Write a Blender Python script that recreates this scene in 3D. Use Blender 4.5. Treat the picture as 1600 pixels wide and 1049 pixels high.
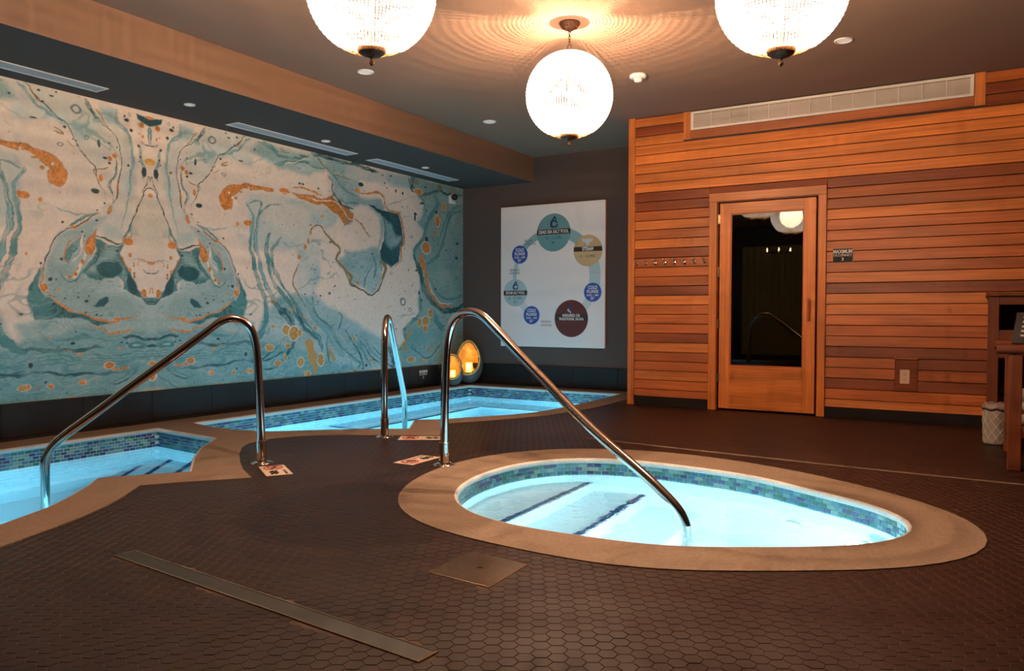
import bpy, bmesh, math, random, json
import numpy as np
from mathutils import Vector, Matrix, geometry
random.seed(4)
for o in list(bpy.data.objects): bpy.data.objects.remove(o)
SC=bpy.context.scene; COLL=SC.collection
R=math.radians
# ------------------------------------------------------------ camera, world, exposure
cam=bpy.data.cameras.new('camera'); camo=bpy.data.objects.new('camera',cam); COLL.objects.link(camo)
cam.sensor_width=36; cam.lens=27.432; cam.clip_start=.05
ya,pi_,ro=R(30.84),R(-1.552),R(.114)
fw=Vector((-math.sin(ya)*math.cos(pi_),math.cos(ya)*math.cos(pi_),math.sin(pi_)))
rt=Vector((math.cos(ya),math.sin(ya),0)); up=rt.cross(fw)
r2=math.cos(ro)*rt+math.sin(ro)*up; u2=-math.sin(ro)*rt+math.cos(ro)*up
camo.matrix_world=Matrix(((r2.x,u2.x,-fw.x,0),(r2.y,u2.y,-fw.y,0),(r2.z,u2.z,-fw.z,.94),(0,0,0,1)))
SC.camera=camo
w=bpy.data.worlds.new('world'); SC.world=w; w.use_nodes=True
w.node_tree.nodes['Background'].inputs[0].default_value=(.9,.75,.65,1); w.node_tree.nodes['Background'].inputs[1].default_value=.05
vs=SC.view_settings; vs.view_transform='Standard'; vs.look='None'; vs.gamma=1; vs.exposure=0; vs.use_curve_mapping=False
SC.cycles.max_bounces=8; SC.cycles.diffuse_bounces=3; SC.cycles.glossy_bounces=4; SC.cycles.transmission_bounces=8; SC.cycles.sample_clamp_indirect=4
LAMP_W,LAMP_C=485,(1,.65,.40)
POOL_C=(.17,.68,.95); SPA_C=(.45,.90,1.0); POOL_W=120; SPA_W=92
def light(name,kind,loc,power,col,size=.05,parent=None,rot=None,spot=None):
    l=bpy.data.lights.new(name,kind); l.energy=power; l.color=col
    if kind in('POINT','SPOT'): l.shadow_soft_size=size
    if kind=='AREA': l.size=size
    if spot: l.spot_size=spot; l.spot_blend=.6
    o=bpy.data.objects.new(name,l); COLL.objects.link(o); o.location=loc
    if rot: o.rotation_euler=rot
    if parent: o.parent=parent
    return o
# ------------------------------------------------------------ materials
MAT={}
def lin(h): return tuple(((int(h[i:i+2],16)/255+.055)/1.055)**2.4 for i in (0,2,4))
def mat(name,col,rough=.5,metal=0,emit=None,es=0,trans=0,ior=1.45,bump=0,bscale=200,noise=0,nscale=30,coat=0,spec=.5):
    if name in MAT: return MAT[name]
    m=bpy.data.materials.new(name); m.use_nodes=True; nt=m.node_tree; b=nt.nodes['Principled BSDF']
    b.inputs['Base Color'].default_value=(*col,1); b.inputs['Roughness'].default_value=rough; b.inputs['Metallic'].default_value=metal
    b.inputs['Transmission Weight'].default_value=trans; b.inputs['IOR'].default_value=ior; b.inputs['Coat Weight'].default_value=coat
    b.inputs['Specular IOR Level'].default_value=spec
    if emit: b.inputs['Emission Color'].default_value=(*emit,1); b.inputs['Emission Strength'].default_value=es
    tc=nt.nodes.new('ShaderNodeTexCoord')
    if noise:
        n=nt.nodes.new('ShaderNodeTexNoise'); n.inputs['Scale'].default_value=nscale; n.inputs['Detail'].default_value=6
        nt.links.new(tc.outputs['Object'],n.inputs['Vector'])
        r=nt.nodes.new('ShaderNodeMapRange'); r.inputs['From Min'].default_value=.3; r.inputs['From Max'].default_value=.7; r.inputs['To Min'].default_value=1-noise; r.inputs['To Max'].default_value=1+noise
        x=nt.nodes.new('ShaderNodeVectorMath'); x.operation='SCALE'; x.inputs[0].default_value=col
        nt.links.new(n.outputs['Fac'],r.inputs['Value']); nt.links.new(r.outputs['Result'],x.inputs['Scale']); nt.links.new(x.outputs['Vector'],b.inputs['Base Color'])
    if bump:
        n=nt.nodes.new('ShaderNodeTexNoise'); n.inputs['Scale'].default_value=bscale; n.inputs['Detail'].default_value=4
        nt.links.new(tc.outputs['Object'],n.inputs['Vector'])
        bp=nt.nodes.new('ShaderNodeBump'); bp.inputs['Strength'].default_value=bump; bp.inputs['Distance'].default_value=.01
        nt.links.new(n.outputs['Fac'],bp.inputs['Height']); nt.links.new(bp.outputs['Normal'],b.inputs['Normal'])
    MAT[name]=m; return m
def wood(name,col,rough=.42,vert=False):
    if name in MAT: return MAT[name]
    m=mat(name,col,rough); nt=m.node_tree; b=nt.nodes['Principled BSDF']; L=nt.links
    tc=nt.nodes.new('ShaderNodeTexCoord'); oi=nt.nodes.new('ShaderNodeObjectInfo')
    ad=nt.nodes.new('ShaderNodeVectorMath'); ad.operation='ADD'
    sc=nt.nodes.new('ShaderNodeVectorMath'); sc.operation='SCALE'; sc.inputs[0].default_value=(13,7,29)
    L.new(oi.outputs['Random'],sc.inputs['Scale']); L.new(tc.outputs['Object'],ad.inputs[0]); L.new(sc.outputs['Vector'],ad.inputs[1])
    mp=nt.nodes.new('ShaderNodeMapping'); mp.inputs['Scale'].default_value=(60,60,1.6) if vert else (1.6,60,60); L.new(ad.outputs['Vector'],mp.inputs['Vector'])
    n=nt.nodes.new('ShaderNodeTexNoise'); n.inputs['Scale'].default_value=1; n.inputs['Detail'].default_value=8; n.inputs['Distortion'].default_value=.6; L.new(mp.outputs['Vector'],n.inputs['Vector'])
    mp2=nt.nodes.new('ShaderNodeMapping'); mp2.inputs['Scale'].default_value=(5,5,.8) if vert else (.9,5,5); L.new(ad.outputs['Vector'],mp2.inputs['Vector'])
    n2=nt.nodes.new('ShaderNodeTexNoise'); n2.inputs['Scale'].default_value=1.5; n2.inputs['Detail'].default_value=3; L.new(mp2.outputs['Vector'],n2.inputs['Vector'])
    r=nt.nodes.new('ShaderNodeMapRange'); r.inputs['From Min'].default_value=.3; r.inputs['From Max'].default_value=.7; r.inputs['To Min'].default_value=.78; r.inputs['To Max'].default_value=1.18; L.new(n.outputs['Fac'],r.inputs['Value'])
    r3=nt.nodes.new('ShaderNodeMapRange'); r3.inputs['From Min'].default_value=.3; r3.inputs['From Max'].default_value=.7; r3.inputs['To Min'].default_value=.8; r3.inputs['To Max'].default_value=1.2; L.new(n2.outputs['Fac'],r3.inputs['Value'])
    mu=nt.nodes.new('ShaderNodeMath'); mu.operation='MULTIPLY'; L.new(r.outputs['Result'],mu.inputs[0]); L.new(r3.outputs['Result'],mu.inputs[1])
    rr=nt.nodes.new('ShaderNodeMapRange'); rr.inputs['To Min'].default_value=.85; rr.inputs['To Max'].default_value=1.15; L.new(oi.outputs['Random'],rr.inputs['Value'])
    m2=nt.nodes.new('ShaderNodeMath'); m2.operation='MULTIPLY'; L.new(mu.outputs[0],m2.inputs[0]); L.new(rr.outputs['Result'],m2.inputs[1])
    x=nt.nodes.new('ShaderNodeVectorMath'); x.operation='SCALE'; x.inputs[0].default_value=col; L.new(m2.outputs[0],x.inputs['Scale']); L.new(x.outputs['Vector'],b.inputs['Base Color'])
    bp=nt.nodes.new('ShaderNodeBump'); bp.inputs['Strength'].default_value=.15; bp.inputs['Distance'].default_value=.003; L.new(n.outputs['Fac'],bp.inputs['Height']); L.new(bp.outputs['Normal'],b.inputs['Normal'])
    return m
PAINT=(.085,.060,.051)
M_paint=mat('grey_wall_paint',PAINT,.8,spec=.2,bump=.03,bscale=300)
M_face=mat('soffit_face_paint',(.21,.118,.075),.5,bump=.03,bscale=300)
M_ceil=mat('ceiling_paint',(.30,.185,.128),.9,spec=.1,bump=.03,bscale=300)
M_dark=mat('dark_room_paint',(.045,.038,.036),.7)
M_cop=mat('coping_concrete',(.205,.138,.096),.75,bump=.25,bscale=500,noise=.16,nscale=60)
M_edge=mat('rough_edge_paled_for_glow',(.62,.60,.57),.8,bump=.4,bscale=400,noise=.2,nscale=150)  # rough plaster line, paled further to carry the glow of the lit water
M_plast=mat('pool_plaster',(.80,.84,.86),.6)
M_grout=mat('pale_grout',(.72,.76,.76),.7)
M_stripe=mat('navy_step_tile',(.02,.055,.16),.3,noise=.5,nscale=40)
GLS=[mat('glass_mosaic_teal',(.025,.135,.125),.16,coat=.6),mat('glass_mosaic_steel',(.04,.14,.23),.16,coat=.6),mat('glass_mosaic_slate',(.03,.05,.15),.16,coat=.6),mat('glass_mosaic_pale',(.14,.29,.29),.16,coat=.6),mat('glass_mosaic_sea',(.06,.21,.26),.16,coat=.6)]
M_hex=mat('hex_tile_glaze',(.022,.0076,.0044),.46,bump=.05,bscale=150,noise=.18,nscale=7,spec=.25)
M_fgrout=mat('floor_grout',(.070,.036,.023),.8)
M_slab=mat('base_slab',(.011,.008,.007),.5,bump=.08,bscale=60,noise=.25,nscale=9,spec=.3)
M_steel=mat('polished_steel',(.62,.58,.55),.10,metal=1)
M_brush=mat('brushed_steel',(.46,.30,.20),.24,metal=1,bump=.05,bscale=120)
M_white=mat('white_enamel',(.80,.78,.75),.4)
M_bronze=mat('aged_bronze',(.085,.035,.018),.42,metal=.6,bump=.3,bscale=90)
M_brass=mat('thin_brass_wire',(.55,.34,.14),.35,metal=.8)
M_black=mat('black_plastic',(.010,.009,.009),.5,spec=.25)
M_letter=mat('white_lettering',(.85,.82,.78),.6)
M_sign=mat('sign_board_white',(.78,.76,.76),.45)
W_L=wood('cedar_light',(.60,.175,.034)); W_M=wood('cedar_mid',(.43,.108,.021)); W_D=wood('cedar_dark',(.23,.050,.012)); W_V=wood('cedar_upright',(.60,.175,.034),vert=True)
W_F=wood('furniture_wood',(.16,.042,.015)); W_FV=wood('furniture_post_wood',(.16,.042,.015),vert=True)  # furniture wood kept dark, standing in for the missing light there
TONE={'L':W_L,'M':W_M,'D':W_D}
# water: clear, refracting, with small ripples
def water_mat(name,scale,strength):
    m=bpy.data.materials.new(name); m.use_nodes=True; nt=m.node_tree
    for n in list(nt.nodes): nt.nodes.remove(n)
    o=nt.nodes.new('ShaderNodeOutputMaterial'); g=nt.nodes.new('ShaderNodeBsdfGlass'); g.inputs['IOR'].default_value=1.33; g.inputs['Roughness'].default_value=0; g.inputs['Color'].default_value=(.86,.97,1,1)
    tc=nt.nodes.new('ShaderNodeTexCoord'); n=nt.nodes.new('ShaderNodeTexNoise'); n.inputs['Scale'].default_value=scale; n.inputs['Detail'].default_value=3; n.inputs['Distortion'].default_value=.5
    b=nt.nodes.new('ShaderNodeBump'); b.inputs['Strength'].default_value=strength; b.inputs['Distance'].default_value=.02
    nt.links.new(tc.outputs['Object'],n.inputs['Vector']); nt.links.new(n.outputs['Fac'],b.inputs['Height']); nt.links.new(b.outputs['Normal'],g.inputs['Normal']); nt.links.new(g.outputs[0],o.inputs[0]); return m
# ------------------------------------------------------------ builders
def tagp(o,label=None,cat=None,group=None,kind=None):
    if label:o['label']=label
    if cat:o['category']=cat
    if group:o['group']=group
    if kind:o['kind']=kind
    return o
def root(name,loc,label=None,cat=None,group=None,kind=None,rz=0):
    o=bpy.data.objects.new(name,None); o.empty_display_size=.1; COLL.objects.link(o); o.location=loc; o.rotation_euler=(0,0,rz)
    return tagp(o,label,cat,group,kind)
def mesh(name,V,F,m,parent=None,smooth=False,world=True,org=None,mi=None):
    """link V,F as one object. With a parent, V is in world coordinates unless world=False"""
    me=bpy.data.meshes.new(name)
    off=Vector((0,0,0))
    if parent is not None and world: off=parent.location.copy()
    if org is not None: o2=Vector(org)
    elif parent is None:
        a=np.array(V,float); o2=Vector(((a[:,0].min()+a[:,0].max())/2,(a[:,1].min()+a[:,1].max())/2,a[:,2].min()))
    else: o2=None
    if parent is None: loc=o2; V=[(v[0]-loc.x,v[1]-loc.y,v[2]-loc.z) for v in V]
    else:
        loc=(o2-off) if o2 is not None else Vector((0,0,0)); t=off+loc if world else loc
        if t.length>0: V=[(v[0]-t.x,v[1]-t.y,v[2]-t.z) for v in V]
    me.from_pydata(V,[],F)
    for x in (m if isinstance(m,(list,tuple)) else [m]): me.materials.append(x)
    if mi is not None: me.polygons.foreach_set('material_index',mi)
    if smooth: me.polygons.foreach_set('use_smooth',[True]*len(me.polygons))
    me.update()
    o=bpy.data.objects.new(name,me); COLL.objects.link(o); o.location=loc
    if parent is not None: o.parent=parent
    return o
def part(name,me,parent,loc,rot=None):
    o=bpy.data.objects.new(name,me); COLL.objects.link(o); o.parent=parent; o.location=Vector(loc)-parent.location
    if rot: o.rotation_euler=rot
    return o
class G:
    def __init__(s): s.V=[];s.F=[];s.mi=[]
    def add(s,V,F,mi=0):
        n=len(s.V); s.V+= [tuple(v) for v in V]; s.F+= [tuple(i+n for i in f) for f in F]; s.mi+=[mi]*len(F); return s
    def box(s,x0,x1,y0,y1,z0,z1,bev=0,mi=0):
        if bev<=0:
            V=[(x,y,z) for z in(z0,z1) for y in(y0,y1) for x in(x0,x1)]
            return s.add(V,[(0,2,3,1),(4,5,7,6),(0,1,5,4),(2,6,7,3),(0,4,6,2),(1,3,7,5)],mi)
        bm=bmesh.new(); bmesh.ops.create_cube(bm,size=1)
        for v in bm.verts: v.co=Vector(((x0+x1)/2+v.co.x*(x1-x0),(y0+y1)/2+v.co.y*(y1-y0),(z0+z1)/2+v.co.z*(z1-z0)))
        bmesh.ops.bevel(bm,geom=list(bm.edges),offset=bev,segments=2 if bev>.004 else 1,affect='EDGES')
        bm.verts.index_update(); s.add([v.co[:] for v in bm.verts],[[v.index for v in f.verts] for f in bm.faces],mi); bm.free(); return s
    def lathe(s,prof,n=32,c=(0,0,0),mi=0,sx=1,sy=1):
        V=[];F=[]
        for r,z in prof:
            for k in range(n): a=2*math.pi*k/n; V.append((c[0]+r*sx*math.cos(a),c[1]+r*sy*math.sin(a),c[2]+z))
        for i in range(len(prof)-1):
            for k in range(n): F.append((i*n+k,i*n+(k+1)%n,(i+1)*n+(k+1)%n,(i+1)*n+k))
        if prof[0][0]>1e-5: F.append(tuple(range(n))[::-1])
        if prof[-1][0]>1e-5: F.append(tuple((len(prof)-1)*n+k for k in range(n)))
        return s.add(V,F,mi)
    def tube(s,path,r,n=12,closed=False,mi=0,caps=True):
        P=[Vector(p) for p in path]; V=[];F=[]; m=len(P); pn=None
        for i,p in enumerate(P):
            if closed: t=(P[(i+1)%m]-P[i-1])
            else: t=P[min(i+1,m-1)]-P[max(i-1,0)]
            t.normalize()
            if pn is None: pn=t.orthogonal().normalized()
            pn=(pn-t*pn.dot(t)).normalized(); b=t.cross(pn)
            rr=r[i] if isinstance(r,(list,tuple)) else r
            for k in range(n): a=2*math.pi*k/n; V.append(p+pn*rr*math.cos(a)+b*rr*math.sin(a))
        for i in range(m if closed else m-1):
            for k in range(n): F.append((i*n+k,i*n+(k+1)%n,((i+1)%m)*n+(k+1)%n,((i+1)%m)*n+k))
        if caps and not closed: F.append(tuple(range(n))[::-1]); F.append(tuple((m-1)*n+k for k in range(n)))
        return s.add(V,F,mi)
    def poly(s,pts,z0,z1,mi=0,bottom=True):
        n=len(pts); V=[(x,y,z1) for x,y in pts]+[(x,y,z0) for x,y in pts]
        T=geometry.tessellate_polygon([[Vector((x,y,0)) for x,y in pts]])
        ar=sum(pts[i][0]*pts[(i+1)%n][1]-pts[(i+1)%n][0]*pts[i][1] for i in range(n)); sg=1 if ar>0 else -1
        F=[]
        for t in T:
            a,b,c=[Vector((*pts[i],0)) for i in t]; cc=(b-a).cross(c-a).z
            t=t if cc>0 else t[::-1]; F.append(tuple(t)); 
            if bottom: F.append(tuple(i+n for i in t[::-1]))
        for i in range(n):
            j=(i+1)%n; F.append((i,i+n,j+n,j) if sg>0 else (i,j,j+n,i+n))
        return s.add(V,F,mi)
    def out(s,name,m,parent=None,**k):
        multi=isinstance(m,(list,tuple)); return mesh(name,s.V,s.F,m,parent,mi=s.mi if multi else None,**k)
def catmull(P,sub=6,closed=False):
    P=[Vector(p) for p in P]; n=len(P); out=[]
    for i in range(n if closed else n-1):
        if closed: a,b,c,d=P[i-1],P[i],P[(i+1)%n],P[(i+2)%n]
        else: a,b,c,d=(P[i-1] if i else 2*P[0]-P[1]),P[i],P[i+1],(P[i+2] if i+2<n else 2*P[-1]-P[-2])
        for k in range(sub):
            u=k/sub; out.append(.5*((2*b)+(c-a)*u+(2*a-5*b+4*c-d)*u*u+(3*b-a-3*c+d)*u**3))
    if not closed: out.append(P[-1])
    return out
def offset(P,d):
    """offset a closed polygon outwards by d"""
    n=len(P); ar=sum(P[i][0]*P[(i+1)%n][1]-P[(i+1)%n][0]*P[i][1] for i in range(n)); sg=1 if ar>0 else -1; o=[]
    for i in range(n):
        a,b,c=(Vector(P[i-1][:2]),Vector(P[i][:2]),Vector(P[(i+1)%n][:2])); e1=(b-a).normalized(); e2=(c-b).normalized()
        n1=Vector((e1.y,-e1.x))*sg; n2=Vector((e2.y,-e2.x))*sg; m=(n1+n2)
        if m.length<1e-6: m=n1
        m.normalize(); k=d/max(m.dot(n1),.5); o.append((b.x+m.x*k,b.y+m.y*k))
    return o
def inpoly(P,x,y):
    ins=np.zeros(x.shape,bool); n=len(P)
    for i in range(n):
        (x0,y0),(x1,y1)=P[i][:2],P[(i+1)%n][:2]
        if abs(y1-y0)>1e-9: ins^=((y0>y)!=(y1>y))&(x<(x1-x0)*(y-y0)/(y1-y0)+x0)
    return ins
def tess(outer,holes):
    loops=[outer]+holes; T=geometry.tessellate_polygon([[Vector((x,y,0)) for x,y in l] for l in loops]); V=[p for l in loops for p in l]; F=[]
    for t in T:
        a,b,c=[Vector((*V[i],0)) for i in t]; F.append(tuple(t) if (b-a).cross(c-a).z>0 else tuple(t[::-1]))
    return V,F
_fonts={}
def text_geo(body,size,sx=1.0,depth=.0006,bold=0):
    k=(body,size,sx,bold)
    if k in _fonts: return _fonts[k]
    cu=bpy.data.curves.new('t','FONT'); cu.body=body; cu.size=size; cu.align_x='CENTER'; cu.align_y='CENTER'; cu.extrude=depth/2; cu.offset=bold; cu.resolution_u=3
    o=bpy.data.objects.new('t',cu); COLL.objects.link(o); dg=bpy.context.evaluated_depsgraph_get(); me=o.evaluated_get(dg).to_mesh()
    V=[(v.co.x*sx,v.co.y,v.co.z) for v in me.vertices]; F=[tuple(p.vertices) for p in me.polygons]
    o.evaluated_get(dg).to_mesh_clear(); bpy.data.objects.remove(o); bpy.data.curves.remove(cu); _fonts[k]=(V,F); return V,F
def text(g,body,size,c,face='-y',sx=1.0,bold=0,mi=0,roll=0):
    V,F=text_geo(body,size,sx,bold=bold); o=[]
    for x,y,z in V:
        if roll: x,y=x*math.cos(roll)-y*math.sin(roll),x*math.sin(roll)+y*math.cos(roll)
        if face=='-y': o.append((c[0]+x,c[1]-z,c[2]+y))
        elif face=='+x': o.append((c[0]+z,c[1]+x,c[2]+y))
        else: o.append((c[0]+x,c[1]+y,c[2]+z))
    g.add(o,F,mi)
SPA_OUT=[(0.037,3.666),(0.048,3.779),(0.039,3.893),(0.013,4.004),(-0.030,4.109),(-0.086,4.208),(-0.152,4.298),(-0.226,4.382),(-0.304,4.458),(-0.385,4.527),(-0.468,4.592),(-0.552,4.652),(-0.636,4.708),(-0.722,4.761),(-0.810,4.812),(-0.900,4.858),(-0.992,4.902),(-1.088,4.942),(-1.186,4.977),(-1.288,5.009),(-1.394,5.035),(-1.503,5.055),(-1.616,5.069),(-1.732,5.074),(-1.850,5.070),(-1.969,5.054),(-2.087,5.027),(-2.203,4.986),(-2.313,4.931),(-2.416,4.863),(-2.510,4.782),(-2.592,4.689),(-2.662,4.587),(-2.718,4.477),(-2.761,4.362),(-2.790,4.244),(-2.807,4.125),(-2.813,4.006),(-2.809,3.890),(-2.796,3.776),(-2.775,3.666),(-2.748,3.559),(-2.714,3.457),(-2.675,3.358),(-2.629,3.264),(-2.578,3.175),(-2.520,3.092),(-2.455,3.015),(-2.385,2.946),(-2.308,2.885),(-2.227,2.832),(-2.143,2.789),(-2.056,2.755),(-1.969,2.728),(-1.882,2.708),(-1.797,2.694),(-1.713,2.683),(-1.632,2.676),(-1.552,2.670),(-1.473,2.666),(-1.394,2.665),(-1.315,2.667),(-1.237,2.673),(-1.158,2.685),(-1.081,2.703),(-1.005,2.726),(-0.930,2.756),(-0.857,2.790),(-0.786,2.829),(-0.714,2.870),(-0.642,2.914),(-0.568,2.960),(-0.491,3.010),(-0.411,3.063),(-0.329,3.123),(-0.248,3.191),(-0.170,3.268),(-0.099,3.355),(-0.038,3.451),(0.008,3.555)]
SPA_IN=[(-0.252,3.767),(-0.253,3.858),(-0.273,3.946),(-0.312,4.029),(-0.365,4.104),(-0.429,4.171),(-0.498,4.228),(-0.570,4.277),(-0.640,4.321),(-0.707,4.361),(-0.771,4.399),(-0.832,4.435),(-0.891,4.472),(-0.949,4.507),(-1.009,4.540),(-1.070,4.569),(-1.134,4.595),(-1.199,4.615),(-1.266,4.631),(-1.333,4.644),(-1.402,4.654),(-1.473,4.663),(-1.546,4.671),(-1.621,4.678),(-1.700,4.683),(-1.782,4.684),(-1.867,4.680),(-1.954,4.668),(-2.040,4.645),(-2.123,4.611),(-2.201,4.566),(-2.270,4.509),(-2.331,4.442),(-2.380,4.366),(-2.419,4.285),(-2.448,4.200),(-2.467,4.113),(-2.477,4.025),(-2.480,3.938),(-2.477,3.852),(-2.469,3.767),(-2.455,3.684),(-2.435,3.604),(-2.411,3.525),(-2.381,3.449),(-2.345,3.377),(-2.303,3.308),(-2.255,3.245),(-2.202,3.186),(-2.143,3.135),(-2.080,3.090),(-2.012,3.053),(-1.942,3.024),(-1.871,3.003),(-1.799,2.988),(-1.729,2.980),(-1.660,2.976),(-1.593,2.976),(-1.528,2.977),(-1.464,2.980),(-1.402,2.983),(-1.341,2.988),(-1.280,2.994),(-1.219,3.002),(-1.158,3.014),(-1.097,3.030),(-1.038,3.051),(-0.979,3.076),(-0.921,3.105),(-0.864,3.137),(-0.807,3.172),(-0.747,3.208),(-0.685,3.246),(-0.620,3.288),(-0.553,3.334),(-0.484,3.387),(-0.417,3.447),(-0.357,3.516),(-0.306,3.594),(-0.270,3.678)]
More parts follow.
